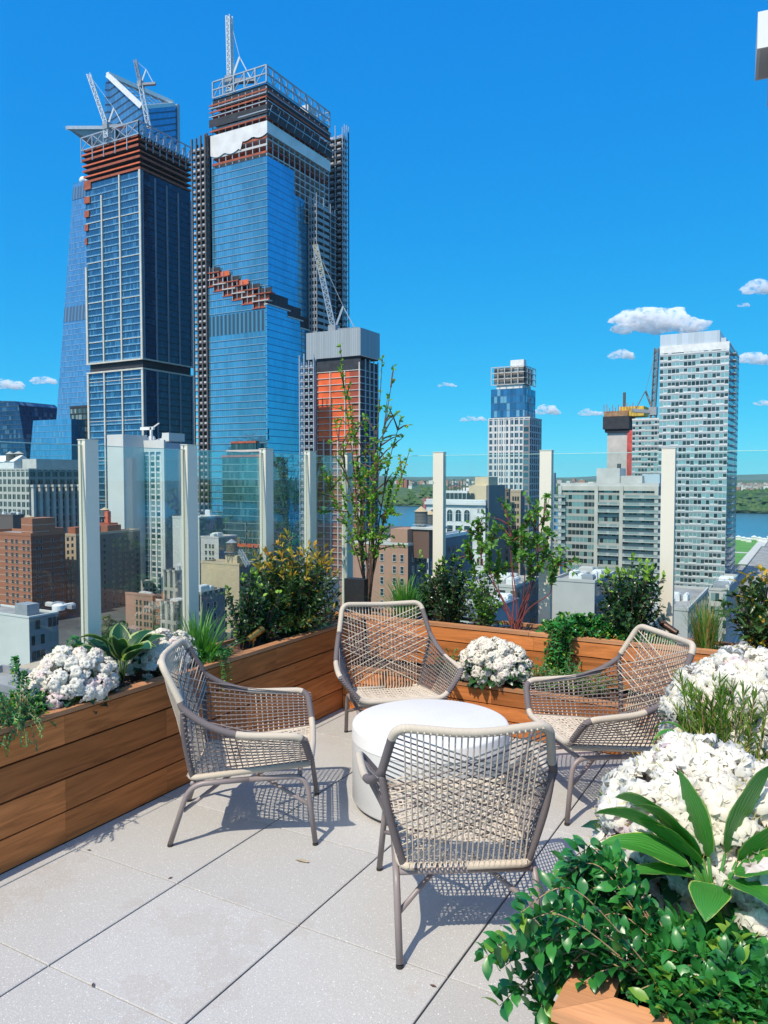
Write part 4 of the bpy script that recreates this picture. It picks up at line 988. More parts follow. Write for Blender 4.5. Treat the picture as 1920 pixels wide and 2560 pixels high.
water_tank('squat tank with tan conical roof on top of the brick apartment block', 73, 1289, 1302, 353, 4.5, 1)
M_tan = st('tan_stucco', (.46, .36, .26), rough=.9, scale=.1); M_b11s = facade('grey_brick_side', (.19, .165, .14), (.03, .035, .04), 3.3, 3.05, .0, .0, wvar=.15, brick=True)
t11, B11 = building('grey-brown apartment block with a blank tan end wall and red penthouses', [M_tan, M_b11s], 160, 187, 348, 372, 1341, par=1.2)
X0, X1, Y0, Y1, H = B11; wq = win_mesh(1.7, 1.6, .14, .1, M_dimf)
L_ = Y1-Y0; windows(t11, wq, 'S', B11, [L_*f for f in (.18, .30, .42, .55, .66, .76, .86, .95)], [3+3.05*k for k in range(12)], 96)
for a_, b_ in ((.0, .16), (.22, .40), (.48, .72)): part(t11, 'red_penthouse', MB().box(X1-7, X1-1.5, Y0+L_*a_+1, Y0+L_*b_, H, H+4.2), M_brickr)
m = MB(); q = atd(270, 1333, 400)-Vector(t11.location); part(t11, 'red_tank_frame', MB().box(q.x-4, q.x+4, q.y-3, q.y+3, H-1, H+5), M_rust); part(t11, 'chimney', MB().box(q.x-1.2, q.x+1.2, q.y-1, q.y+1, H+5, H+11), M_orange)
water_tank('tan roofed tank seen just right of the nearest left railing post', 262, 1268, 1290, 402, 4.6, 3)
M_w12s = facade('gallery_side', (.22, .23, .24), (.03, .045, .05), 5.5, 4.4, .8, .62, (.25, .27, .26), .35, .1, 0, .8, .3, 3, .08)
t12, B12 = building('low white stucco building at the bottom left with a grey roof box', [M_stuc, M_w12s], -80, 65, 139, 215, 1546, par=.5)
X0, X1, Y0, Y1, H = B12
part(t12, 'grey_roof_box', MB().box(X1-9, X1-3.5, Y0+2, Y0+6, H, H+3.2), M_grey); m = MB().lathe([(1.8, 0), (1.8, 1.4), (1.2, 1.8), (0, 1.9)], (X1-3, Y0+12, H+.3), 16); part(t12, 'vent_drum', m, M_wht); clutter(t12, (X0+10, X1, Y0+14, Y1, H), 4, 8, 1.6)
M_par = st('weathered_parapet', (.30, .29, .31), rough=.9, scale=.4)
tA, BA = building('low dark roof with a terrace parapet just below the left railing', [M_par, M_par], -120, 50, 165, 120, 1742, par=1.2); clutter(tA, (BA[0]+4, BA[1], BA[2], BA[3], BA[4]), 5, 9, 1.4, M_grey)
part(tA, 'roof_terrace', MB().box(BA[0]+1, BA[1]-3, BA[2]+9, BA[2]+22, BA[4], BA[4]+.6), M_tan)

# ---- mid ground, between the left railing posts
M_18 = facade('grey_side_windows', (.22, .25, .30), (.02, .03, .035), 3.4, 3.3, .0, .0, wvar=.08)
t18, B18 = building('pale blank-walled slab with grey windowed side, behind the second railing post', [M_stuc, M_18], 430, 497, 556, 400, 1297, par=1)
windows(t18, win_mesh(1.1, 2.2, .1, .1, M_frame), 'S', B18, [11, 13.5, 19, 21.5, 38], [5+3.4*k for k in range(10)], 50); clutter(t18, B18, 9, 21, 4, M_wht)
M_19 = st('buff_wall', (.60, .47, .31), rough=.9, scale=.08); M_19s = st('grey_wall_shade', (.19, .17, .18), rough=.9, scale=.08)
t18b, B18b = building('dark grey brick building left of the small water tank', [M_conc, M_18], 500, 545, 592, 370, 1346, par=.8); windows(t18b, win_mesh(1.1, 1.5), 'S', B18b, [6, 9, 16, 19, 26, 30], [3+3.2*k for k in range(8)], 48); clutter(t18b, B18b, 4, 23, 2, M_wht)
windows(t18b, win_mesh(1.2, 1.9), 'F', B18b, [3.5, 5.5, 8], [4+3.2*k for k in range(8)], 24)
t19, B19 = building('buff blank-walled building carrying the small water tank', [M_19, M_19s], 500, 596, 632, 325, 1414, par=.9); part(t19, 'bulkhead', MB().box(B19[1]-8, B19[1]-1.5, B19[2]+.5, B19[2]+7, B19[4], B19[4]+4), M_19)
water_tank('small grey water tank on steel legs above the buff building', 579, 1347, 1379, 329, 4.6, 5, M_grey)
m = MB(); q = atd(597, 1400, 326)-Vector(t19.location); H = B19[4]; lattice(m, (q.x-1, q.y+2, H+6), (q.x+5, q.y, H), 1.4, 6, .18); part(t19, 'tank_brace', m, M_steel)
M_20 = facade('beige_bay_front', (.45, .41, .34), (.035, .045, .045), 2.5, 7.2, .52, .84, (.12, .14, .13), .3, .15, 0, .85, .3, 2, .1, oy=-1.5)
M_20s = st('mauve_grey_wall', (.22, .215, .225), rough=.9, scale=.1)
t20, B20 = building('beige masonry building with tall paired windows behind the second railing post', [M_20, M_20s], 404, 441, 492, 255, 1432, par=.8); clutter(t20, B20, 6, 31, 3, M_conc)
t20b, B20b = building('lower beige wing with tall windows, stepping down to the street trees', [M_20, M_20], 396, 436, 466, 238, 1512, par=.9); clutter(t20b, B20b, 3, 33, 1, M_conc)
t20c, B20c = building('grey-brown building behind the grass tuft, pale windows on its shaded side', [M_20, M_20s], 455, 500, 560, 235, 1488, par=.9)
windows(t20c, win_mesh(1.1, 2.4, .1, .1), 'S', B20c, [3, 6, 11, 14, 19, 22], [4+3.6*k for k in range(5)]); clutter(t20c, B20c, 8, 37, 2.2, M_wht)
M_pk = facade('pink_brick', (.46, .26, .19), (.4, .2, .15), 5, 3, 0, 0, wvar=.08, brick=True); M_orb = facade('orange_brick', (.42, .16, .08), (.4, .2, .15), 5, 3, 0, 0, wvar=.1, brick=True)
t21, B21 = building('small pink brick walk-up standing among green street trees', [M_pk, M_orb], 309, 377, 385, 330, 1492, par=.7)
windows(t21, win_mesh(.9, 1.8, .08, .1, M_dkframe), 'F', B21, [.9, 3.0, 4.6, 7.2, 9.4], [3+3.1*k for k in range(5)]); clutter(t21, B21, 3, 41, 1, M_conc)
t21b, B21b = building('narrow orange brick walk-up beside the pink brick one', [M_orb, M_orb], 376, 408, 415, 345, 1505, par=.7, parm=M_conc); windows(t21b, win_mesh(1.0, 1.6, .1, .1), 'F', B21b, [1.1, 2.9, 4.8], [2.6+3.1*k for k in range(5)]); part(t21b, 'bulkhead', MB().box(B21b[0]+3, B21b[1]-.5, B21b[2]+3, B21b[2]+9, B21b[4], B21b[4]+4), M_orb)

# ---- brick block with water tanks (right of centre)
M_24 = facade('salmon_brick', (.47, .265, .18), (.03, .04, .04), 5, 3.2, 0, 0, wvar=.10, wscale=.3, brick=True); M_24s = facade('dark_shaded_brick', (.15, .12, .11), (.03, .04, .04), 5, 3.2, 0, 0, wvar=.1, brick=True)  # salmon side wall darkened as shade; a brown block reuses it as plain brick
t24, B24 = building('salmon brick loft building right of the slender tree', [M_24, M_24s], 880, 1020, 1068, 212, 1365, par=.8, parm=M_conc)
X0, X1, Y0, Y1, H = B24; wb = win_mesh(1.0, 1.9, .1, .1, M_frame)
windows(t24, wb, 'F', B24, [1.8, 4.2, 8.2, 12.5, 14.0], [3.5+3.3*k for k in range(8)], 45); windows(t24, wb, 'S', B24, [3, 6, 9, 12, 15], [3.5+3.3*k for k in range(8)], 40)
part(t24, 'stair_tower', MB().box(X1-5.4, X1-.1, Y0-.1, Y0+8, H-.5, H+4.6), M_24); part(t24, 'bulkhead', MB().box(X1-.0, X1+5, Y0+3, Y0+11, H-3.5, H+4.5), st('brown_brick', (.16, .09, .07), rough=.9)); part(t24, 'tank_platform', MB().box(X1-.5, X1+7, Y0+2.6, Y0+11.5, H+4.5, H+5.1), M_conc)
water_tank('weathered wooden water tank with orange-tan roof, left of a railing post', 1053, 1265, 1310, 217, 3.7, 2.6); water_tank('second wooden water tank half hidden behind a railing post', 1076, 1275, 1312, 224, 3.2, 2.6)
M_25s = st('blue_grey_stone', (.15, .16, .20), rough=.9, scale=.2)
tG, BG = building('grey stone building with a white cornice behind the dark holly', [M_conc, M_25s], 1040, 1072, 1182, 235, 1352, par=1.1, parm=M_wht); windows(tG, win_mesh(1.2, 2.0, .1, .1, M_dkframe), 'S', BG, [3, 6, 9, 12, 15, 18, 21], [4+3.6*k for k in range(5)])

# ---- white arcaded building
D25 = 330
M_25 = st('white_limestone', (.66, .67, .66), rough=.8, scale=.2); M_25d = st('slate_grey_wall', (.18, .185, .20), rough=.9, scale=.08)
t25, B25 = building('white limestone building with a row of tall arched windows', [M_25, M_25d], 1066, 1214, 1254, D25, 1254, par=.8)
X0, X1, Y0, Y1, H = B25; W = X1-X0
def arch_mesh(w, h):
    m = MB(); n = 10; pts = [(-w/2, -h/2), (w/2, -h/2)]+[(w/2*math.cos(PI*k/n), h/2-w/2+w/2*math.sin(PI*k/n)) for k in range(n+1)]
    m.poly([(x, -.02, z) for x, z in pts], 1, None)
    for k in range(len(pts)-1):
        a, b = pts[k+1 if k < len(pts)-1 else 0], pts[(k+2) % len(pts)]; m.beam((a[0], -.14, a[1]), (b[0], -.14, b[1]), .26, .3)
    m.beam((0, -.08, -h/2), (0, -.08, h/2), .1, m=0); m.beam((-w/2, -.08, h*.15), (w/2, -.08, h*.15), .1, m=0)
    return m.mesh('window', [M_25, M_wingl])
am = arch_mesh(2.9, 5.2); windows(t25, am, 'F', B25, [W*f for f in (.30, .445, .59, .735, .88)], [6.2]); sm = arch_mesh(.9, 1.9); windows(t25, sm, 'F', B25, [1.6, 3.2], [3.8, 7.2]); rm = win_mesh(2.7, 3.6, .15, .15, M_25); windows(t25, rm, 'F', B25, [W*f for f in (.30, .445, .59, .735, .88)], [12.5, 18, 23.5])
rm2 = win_mesh(1.0, 2.6, .12, .12, M_brickr); windows(t25, rm2, 'F', B25, [1.6, 3.2], [12, 16.6, 21, 26])
part(t25, 'cornice', MB().box(X0-.5, X1+.5, Y0-.9, Y0-.12, H-1.6, H-.4), M_25); part(t25, 'attic_storey', MB().box(X0+4, X1-9, Y0+1.5, Y0+12, H, H+4.4), M_25)
for k in range(9): o = link('window', rm2.copy() if False else win_mesh(1.5, 2.4, .1, .1, M_dkframe), t25); o.location = (X0+6+k*1.95, Y0+1.45, H+2.2)
clutter(t25, (X0+2, X1-10, Y0+12, Y1, H+.5), 7, 51, 5)
m = MB()
for k in range(7): xx = X0+7+k*1.4; m.beam((xx, Y0+8, H+4.4), (xx, Y0+8, H+7.6+(k % 3)), .4); m.beam((xx, Y0+8, H+6+(k % 2)), (xx+1.4, Y0+8, H+6.5), .3)
part(t25, 'steel_gantry', m, M_dkframe)
M_buff = st('buff_penthouse', (.62, .50, .34), rough=.85, scale=.2)
part(t25, 'penthouse', MB().box(X1-8.6, X1-.4, Y0+2, Y0+16, H+.8, H+6.8), M_buff); part(t25, 'upper_penthouse', MB().box(X1-6.5, X1-.2, Y0+4, Y0+15, H+6.8, H+10.6), M_buff)
part(t25, 'slate_wing', MB().box(X1, X1+1, Y0+1.5, Y1+2, 0, H+7), M_25d)
t25b, B25b = building('brown corner of an old loft building left of the white gridded tower', [facade('brown_loft', (.23, .17, .13), (.03, .035, .04), 2.2, 3.3, .45, .6), M_25d], 1252, 1272, 1276, 352, 1226, par=.8)
t25c, B25c = building('tan loft building with three top windows below the white gridded tower', [M_tan, M_25d], 1274, 1302, 1312, 356, 1230, par=.8); windows(t25c, win_mesh(.7, 1.7, .08, .1, M_dkframe), 'F', B25c, [1.2, 2.4, 3.6], [3+3.4*k for k in range(8)])

# ---- white gridded tower with blue glass top
D26 = 385
x0, x1, y0, y1, z_ = bld_box(1221, 1323, 1353, D26, 1046); W = x1-x0; L = y1-y0
M_26 = facade('white_grid_front', (.66, .65, .62), (.045, .10, .15), W/8.0, 3.25, .74, .70, (.35, .45, .48), .12, .06, .25, .7, .5, 2, .07, tilt=.04)
M_26s = facade('white_grid_shaded_side', (.50, .51, .52), (.03, .06, .09), L/6.0, 3.25, .66, .74, (.10, .16, .2), .2, .06, .2, .7, .4, 2, .08)  # white grid toned down in colour for the shaded side
t26, B26 = building('white gridded apartment tower topped by blue glass and a dark steel crown', [M_26, M_26s], 1221, 1323, 1353, D26, 1046, name='gridded_tower', cat='skyscraper', par=.8)
X0, X1, Y0, Y1, H = B26
part(t26, 'shaded_corner', MB().box(X1-W*.15, X1-W*.005, Y0-.25, Y0-.05, 0, H-.5), facade('shaded_corner_glass', (.25, .22, .22), (.05, .12, .16), W*.145, 3.25, .8, .7, (.14, .24, .28), .3, .06, .2, .8, .4))  # narrow corner face with its shade painted in as darker wall colour
def z26(v): return atd(1323, v, D26).z-GZ
for k in range(9): part(t26, 'white_pier', MB().box(X0+W*.85*k/8-.18, X0+W*.85*k/8+.18, Y0-.4, Y0, 0, H), M_25)
M_26g = facade('sky_glass', (.05, .13, .24), (.05, .19, .36), 1.7, 3.6, .94, .92, (.30, .50, .62), .16, .05, .5, .4, .25, tilt=.04)
part(t26, 'glass_top', MB().box(X0+.8, X1-3, Y0+.8, Y1-1.5, H, z26(968)), M_26g); part(t26, 'recessed_storey', MB().box(X0+3, X1-5, Y0+3, Y1-3, z26(968), z26(957)), M_wht)
zc0, zc1 = z26(957), z26(912)
M_cr = facade('crown_louvre', (.16, .14, .13), (.32, .31, .29), 2.6, 3.2, .7, .75, (.07, .06, .06), .35, .4, .2, .6, .4)
part(t26, 'crown', MB().box(X0+2, X1-4, Y0+2, Y1-2.5, zc0+.5, zc1-.3), M_cr)
m = MB()
for i in range(6):
    xx = X0+1+(X1-3-X0-1)*i/5; m.beam((xx, Y0+.8, zc0), (xx, Y0+.8, zc1), .35)
for i in range(5): yy = Y0+.8+(Y1-Y0-2.4)*i/4; m.beam((X1-3, yy, zc0), (X1-3, yy, zc1), .35)
for z in (zc0, (zc0*2+zc1)/3, (zc0+2*zc1)/3, zc1): m.beam((X0+1, Y0+.8, z), (X1-3, Y0+.8, z), .35); m.beam((X1-3, Y0+.8, z), (X1-3, Y1-1.6, z), .35)
part(t26, 'crown_grille', m, M_frame); part(t26, 'roof_hoist', MB().box(X0+10, X0+17, Y0+4, Y0+8, zc1, zc1+3.6), M_wht)

# ---- beige balcony tower
D27 = 300
x0, x1, y0, y1, z_ = bld_box(1402, 1647, 1657, D27, 1216); W = x1-x0
M_27 = facade('balcony_tower_front', (.40, .38, .34), (.035, .05, .05), 1.62, 2.9, .90, .62, (.24, .40, .38), .42, .08, .2, .85, .4, 1, oy=.25)
t27, B27 = building('beige concrete apartment tower with stacked balconies and teal windows', [M_27, M_19s], 1402, 1647, 1657, D27, 1216, name='balcony_tower', depth=22, par=1.2, parm=M_conc)
X0, X1, Y0, Y1, H = B27
M_bst = st('balcony_beige', (.52, .49, .43), rough=.85, scale=.2); M_brail = facade('balcony_rail', (.40, .42, .40), (.25, .32, .31), .5, 1.2, .75, .8, None, 0, .2, 0, .5, .1)
for f in (.0, .385, .64, .985): part(t27, 'concrete_pier', MB().box(X0+W*f-.7, X0+W*f+.7, Y0-1.2, Y0+.1, 0, H), M_bst if f > .1 else M_conc)
part(t27, 'attic_band', MB().box(X0-.2, X1+.2, Y0-.6, Y0-.15, H-1.8, H), M_bst)
slab = MB(); slab.box(0, 1, -1.5, 0, -.12, .12); SLM = slab.mesh('balcony_slab', M_bst); rl = MB(); rl.box(0, 1, -1.5, -1.42, .12, 1.1); RLM = rl.mesh('balcony_rail', M_brail)
for k in range(21):
    z = H-4.6-k*2.9
    for a_, b_ in ((-.055, .06), (.40, .62), (.66, 1.03)):
        if k % 3 == 0 and a_ == .40: continue
        o = link('balcony', SLM, t27); o.location = (X0+W*a_, Y0, z); o.scale = ((b_-a_)*W, 1, 1); q = link('rail', RLM, o)
clutter(t27, (X0+2, X1-4, Y0, Y1, H), 3, 61, 2)
part(t27, 'penthouse', MB().box(X0+W*.36, X0+W*.60, Y0+3, Y0+14, H, H+7.2), M_conc); part(t27, 'penthouse_wing', MB().box(X0+W*.60, X0+W*.82, Y0+4, Y0+12, H, H+4.2), M_conc)
part(t27, 'water_tank_shed', MB().box(X0+W*.80, X1-1, Y0+8, Y0+15, H, H+4.8), st('pale_blue_metal', (.45, .55, .60), rough=.5)); part(t27, 'stack', MB().box(X0+W*.57, X0+W*.60, Y0+3, Y0+5, H+7.2, H+9), M_dkframe)

# ---- tall glass apartment towers on the right
def apt(label, uL, uN, uR, d, v, seed, bal=0, depth=None):
    x0, x1, y0, y1, z_ = bld_box(uL, uN, uR, d, v, depth); W = x1-x0
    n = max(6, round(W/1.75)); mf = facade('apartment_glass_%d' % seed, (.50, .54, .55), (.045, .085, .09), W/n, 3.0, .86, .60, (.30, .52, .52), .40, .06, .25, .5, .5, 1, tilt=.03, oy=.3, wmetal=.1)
    ms = facade('apartment_shaded_side_%d' % seed, (.17, .21, .27), (.035, .07, .10), 2.2, 3.0, .8, .66, (.12, .2, .26), .3, .06, .3, .5, .4)  # pale walls repainted dark blue-grey here to stand for side shade
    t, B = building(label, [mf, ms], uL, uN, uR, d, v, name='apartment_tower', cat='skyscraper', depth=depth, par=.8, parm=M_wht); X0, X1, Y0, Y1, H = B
    rd2 = random.Random(seed); nf = int((H)/3.0)
    for k in range(nf):     # ragged white spandrel panels give each storey its own rhythm
        z = H-3.0*k-.28; m = MB(); m.box(X0, X1, Y0-.16, Y0-.02, z-.1, z+.14)
        i = 0
        while i < n:
            if rd2.random() < .42: m.box(X0+W*i/n+.1, X0+W*(i+1)/n-.1, Y0-.12, Y0-.03, z-2.72, z-2.1)
            i += 1
        part(t, 'spandrel', m, M_25 if k % 2 else M_wht)
    if bal:
        for k in range(nf):
            o = link('balcony', APB, t); o.location = (X1, Y0+(Y1-Y0)*.25, H-3.0*k-2.6); q = link('rail', APR, o)
    return t, B
APB = MB().box(0, 1.7, 0, 9, -.12, .12).mesh('balcony', M_25); APR = MB().box(1.6, 1.7, 0, 9, .13, 1.1).mesh('rail', M_brail)
t28, B28 = apt('tall pale glass apartment tower with white spandrels on the right', 1645, 1817, 1842, 345, 858, 71, 1)
X0, X1, Y0, Y1, H = B28
M_mech = facade('mechanical_screen', (.62, .66, .70), (.55, .60, .65), 2.4, 60, .9, 1, None, 0, .4, .2, .5, .1)
m = MB().box(X0, X1-4, Y0+.2, Y1-4, H+.8, H+6.2); m.box(X1-4, X1-1.6, Y0+2, Y1-6, H+.8, H+3); part(t28, 'mechanical_screen', m, M_mech)
part(t28, 'mechanical_screen_right', MB().box(X0, X1, Y0-.2, Y0-.03, H-2.4, H+.9), M_wht); clutter(t28, (X0+8, X1-6, Y0+4, Y1-6, H+6.2), 3, 72, 2, M_steel)
t29, B29 = apt('shorter glass apartment tower tucked left of the tallest right-hand one', 1579, 1650, 1668, 440, 1048, 73)
D30 = 520
t30, B30 = building('bare concrete core tower under construction, wrapped in dark netting at the top', [M_conc, M_conc], 1517, 1568, 1580, D30, 1080, name='core_tower', cat='skyscraper', par=0)
X0, X1, Y0, Y1, H = B30
def z30(v): return atd(1568, v, D30).z-GZ
m = MB(); m.box(X0-2.6, X1+1.2, Y0-2.4, Y1+2, z30(1072), z30(1040)); m.box(X0-1.4, X1+.8, Y0-1.4, Y1+1.4, z30(1080), z30(1072)); part(t30, 'safety_netting', m, M_blk)
part(t30, 'formwork_deck', MB().box(X0-2, X1+.2, Y0-2, Y1, z30(1040), z30(1027)), st('timber_formwork', (.33, .20, .11), rough=.9, scale=.4, var=.4)); part(t30, 'yellow_formwork', MB().box(X1-6, X1+10, Y0+1, Y1+3, z30(1040), z30(1016)), st('yellow_formwork', (.62, .42, .07), rough=.7, scale=.4, var=.3))
m = MB()
for k in range(12): xx = X0-2+k*1.9; m.beam((xx, Y0-2, z30(1030)), (xx, Y0-2, z30(1030)+rd.uniform(3, 6)), .35)
part(t30, 'scaffold_poles', m, M_rust); part(t30, 'red_hoist', MB().box(X1-.2, X1+3.2, Y0-1, Y0+3, 0, z30(1076)), st('red_hoist', (.50, .08, .07), rough=.6, scale=.3, var=.4)); part(t30, 'mast', MB().beam((X1-3, Y0+2, z30(1016)), (X1-3, Y0+2, z30(980)), 1.6), M_dkframe)
crane('faded red luffing crane beside the tall right-hand tower', atd(1633, 1030, 470), atd(1642, 870, 470), atd(1633, 1075, 470), 3.2, M_cr, 16)
building('slim grey tower far off right of a railing post', [M_18, M_18], 1377, 1386, 1390, 900, 1182, par=0)

# ---- low roofs seen between the shrubs
M_lite = st('pale_roof_wall', (.47, .455, .43), rough=.85, scale=.1)
lows = [('white walled building behind the rear holly shrub', M_i1, M_w12s, 1150, 1290, 1350, 190, 1470, 1), ('low pale building with rooftop ducts right of the red-stemmed shrub', M_lite, M_w12s, 1385, 1490, 1540, 185, 1458, 2),
        ('cream blank wall building left of the balcony tower', M_buff, M_conc, 1352, 1402, 1412, 260, 1398, 3), ('pale roof terrace building behind the right-hand holly', M_lite, M_w12s, 1560, 1726, 1776, 170, 1528, 4),
        ('beige loft building with teal windows beside the orange-tipped shrub', facade('loft_teal', (.50, .48, .44), (.05, .10, .10), 3.0, 3.6, .7, .6, (.25, .38, .36), .4, .1, .1, .8, .3, 2), M_18, 1778, 1822, 1850, 205, 1478, 5),
        ('grey building with metal roof behind the dark holly', M_25s, M_18, 1180, 1235, 1300, 150, 1530, 6), ('brown low block in the far left gap', M_24s, M_24s, -40, 30, 60, 400, 1290, 7),
        ('low grey block in front of the balcony tower', M_par, M_18, 1500, 1600, 1690, 150, 1600, 8)]
for lb, a_, b_, uL, uN, uR, d, v, sd in lows:
    t, B = building(lb, [a_, b_], uL, uN, uR, d, v, par=.7, parm=a_); clutter(t, B, 12, 80+sd, 1.8, None, .8)
tS, BS = t, B

# ================================================ GROUND, RIVER, FAR SHORE
YS, YF = 925, 1620
def ground_mat():
    t = NT('street_ground'); c = t.coord(); n = t.noise(c, .02, 5); return t.done(t.bsdf(t.ramp(n, [(.4, (.05, .05, .052)), (.6, (.12, .115, .11))]), .9))
m = MB(); m.quad((-2500, -300, GZ), (2600, -300, GZ), (2600, YS, GZ), (-2500, YS, GZ)); m.quad((-2500, YS, GZ), (2600, YS, GZ), (2600, YS, GZ-4), (-2500, YS, GZ-4)); tag(m.build('ground', ground_mat()), kind='structure')
m = MB()
for k in range(-3, 9): m.box(-600, 900, 70+k*78, 82+k*78, GZ+.05, GZ+.2) if False else m.quad((-600, 70+k*78, GZ+.05), (1400, 70+k*78, GZ+.05), (1400, 80+k*78, GZ+.05), (-600, 80+k*78, GZ+.05))
tag(m.build('road', plain('asphalt', (.055, .055, .06), .85, 0, .2, .3)), kind='structure')
t = NT('river_water'); c = t.coord(); b = t.bump(t.noise(t.mapping(c, (.03, .12, 1)), 1, 5, .65), .35, 1.2)
M_wat = t.done(t.bsdf(t.mix(t.noise(t.mapping(c, (.002, .01, 1)), 1, 3), (.035, .12, .19), (.06, .17, .25)), .22, 0, b, .5))
m = MB(); m.quad((-9000, YS-40, GZ-2.5), (9000, YS-40, GZ-2.5), (9000, YF+60, GZ-2.5), (-9000, YF+60, GZ-2.5)); tag(m.build('river', M_wat), kind='structure')
def hgt(x, y):
    t_ = min(1, max(0, (y-YF)/170)); s_ = t_*t_*(3-2*t_)
    return GZ-1.5+s_*(34+7*math.sin(x*.004)+5*math.sin(x*.011+1))+ (0 if y < 2400 else (y-2400)*.0008)
m = MB(); xs = frange(-3500, 4200, 110); ys = [YF, YF+30, YF+70, YF+120, YF+170, 1900, 2200, 2800, 4000, 6500, 9500]
for i in range(len(xs)-1):
    for j in range(len(ys)-1):
        m.poly([(xs[a], ys[b], hgt(xs[a], ys[b])) for a, b in ((i, j), (i+1, j), (i+1, j+1), (i, j+1))])
t = NT('far_land'); c = t.coord(); M_land = t.done(t.bsdf(t.ramp(t.noise(c, .012, 5, .7), [(.35, (.035, .075, .03)), (.55, (.07, .12, .05)), (.7, (.16, .15, .12))]), .9))
tag(m.build('far_shore', M_land), kind='structure')
m = MB(); rd = random.Random(11); xs = frange(-9000, 9000, 260); yy = 9500; prev = None
for lay, (Y_, h0) in enumerate(((9000, 8), (13000, 62))):
    H_ = [GZ+h0+30+28*math.sin(x*.0007+lay*2)+14*math.sin(x*.0021+lay)+rd.uniform(-3, 3) for x in xs]
    for i in range(len(xs)-1):
        m.quad((xs[i], Y_, GZ-20), (xs[i+1], Y_, GZ-20), (xs[i+1], Y_+700, H_[i+1]), (xs[i], Y_+700, H_[i])); m.quad((xs[i], Y_+700, H_[i]), (xs[i+1], Y_+700, H_[i+1]), (xs[i+1], Y_+2500, GZ), (xs[i], Y_+2500, GZ))
tag(m.build('hills', plain('far_hill', (.06, .11, .08), .9, 0, .2, .002)), kind='structure')

# batch of copies of a small template mesh, baked into one mesh
def inst(name, tv, tf, P, M, mats, mi=None, parent=None, smooth=False, tuv=None):
    P = np.asarray(P, float); M = np.asarray(M, float); n = len(P); tv = np.asarray(tv, float); k = len(tv)
    V = (np.einsum('nij,kj->nki', M, tv)+P[:, None, :]).reshape(-1, 3)
    me = bpy.data.meshes.new(name); loops = []; starts = []; tot = []; s = 0
    fl = np.concatenate([np.array(f) for f in tf]); cnt = np.array([len(f) for f in tf])
    L = (fl[None, :]+np.arange(n)[:, None]*k).ravel(); C = np.tile(cnt, n); S = np.concatenate([[0], np.cumsum(C)[:-1]])
    me.vertices.add(len(V)); me.vertices.foreach_set('co', V.astype(np.float32).ravel()); me.loops.add(len(L)); me.loops.foreach_set('vertex_index', L.astype(np.int32))
    me.polygons.add(len(C)); me.polygons.foreach_set('loop_start', S.astype(np.int32)); me.polygons.foreach_set('loop_total', C.astype(np.int32))
    for mt in mats: me.materials.append(mt)
    if mi is not None: me.polygons.foreach_set('material_index', np.repeat(np.asarray(mi), len(tf)).astype(np.int32))
    if tuv is not None:
        u = me.uv_layers.new(name='UVMap'); uvl = np.asarray(tuv, float)[fl]; u.data.foreach_set('uv', np.tile(uvl, (n, 1)).astype(np.float32).ravel())
    if smooth: me.polygons.foreach_set('use_smooth', np.ones(len(C), bool))
    me.update(calc_edges=True); me.validate(); return link(name, me, parent)
def frames(D, N=None, size=1.0, width=None, roll=.6):
    """rotation matrices whose first column follows D; third column leans to N"""
    D = np.asarray(D, float); n = len(D); D = D/np.linalg.norm(D, axis=1)[:, None]
    N = (np.array([[0, 0, 1.0]])+rng.normal(0, roll, (n, 3))) if N is None else np.asarray(N, float)
    Y = np.cross(N, D); Y /= np.linalg.norm(Y, axis=1)[:, None]+1e-9; Z = np.cross(D, Y)
    s = np.broadcast_to(np.asarray(size, float), (n,)); w = s if width is None else np.broadcast_to(np.asarray(width, float), (n,))
    return np.stack([D*s[:, None], Y*w[:, None], Z*s[:, None]], axis=2)
LEAF_V = [(0, 0, 0)]; LEAF_F = []
for k_, (x_, w_) in enumerate(((.16, .24), (.38, .47), (.60, .45), (.82, .24))): LEAF_V += [(x_, w_, .10*w_*2), (x_, 0, .035*math.sin(x_*PI)), (x_, -w_, .10*w_*2)]
LEAF_V.append((1, 0, -.10)); LEAF_F = [(0, 2, 1), (0, 3, 2)]+[f for k_ in range(3) for f in ((1+3*k_, 2+3*k_, 5+3*k_, 4+3*k_), (2+3*k_, 3+3*k_, 6+3*k_, 5+3*k_))]+[(10, 11, 13), (11, 12, 13)]
CLUMP_V = [(-.5, -.5, 0), (.1, -.6, .1), (.6, .0, -.05), (.2, .55, .1), (-.5, .4, 0)]; CLUMP_F = [(0, 1, 2, 3, 4)]
def leaf_mat(name, c1, c2, rough=.4, tl=.22, spec=.5, scale=18):
    t = NT(name); n = t.noise(t.coord(), scale, 2); col = t.mix(t.ramp(n, [(.35, (0, 0, 0)), (.65, (1, 1, 1))]), c1, c2)
    tr = t.node('BsdfTranslucent'); t.put(tr.inputs[0], t.vmath('MULTIPLY', col, (1.3, 1.5, .6))); mx = t.node('MixShader'); mx.inputs[0].default_value = tl
    t.l.new(t.bsdf(col, rough, 0, None, spec), mx.inputs[1]); t.l.new(tr.outputs[0], mx.inputs[2]); return t.done(mx.outputs[0])
M_tr1 = leaf_mat('tree_leaf', (.035, .085, .02), (.07, .15, .035), .6, .15, .3, .5); M_tr2 = leaf_mat('tree_leaf_brown', (.10, .09, .03), (.06, .10, .03), .6, .15, .3, .5)
M_bark = plain('bark', (.12, .085, .065), .9, 0, .3, 20, .4)
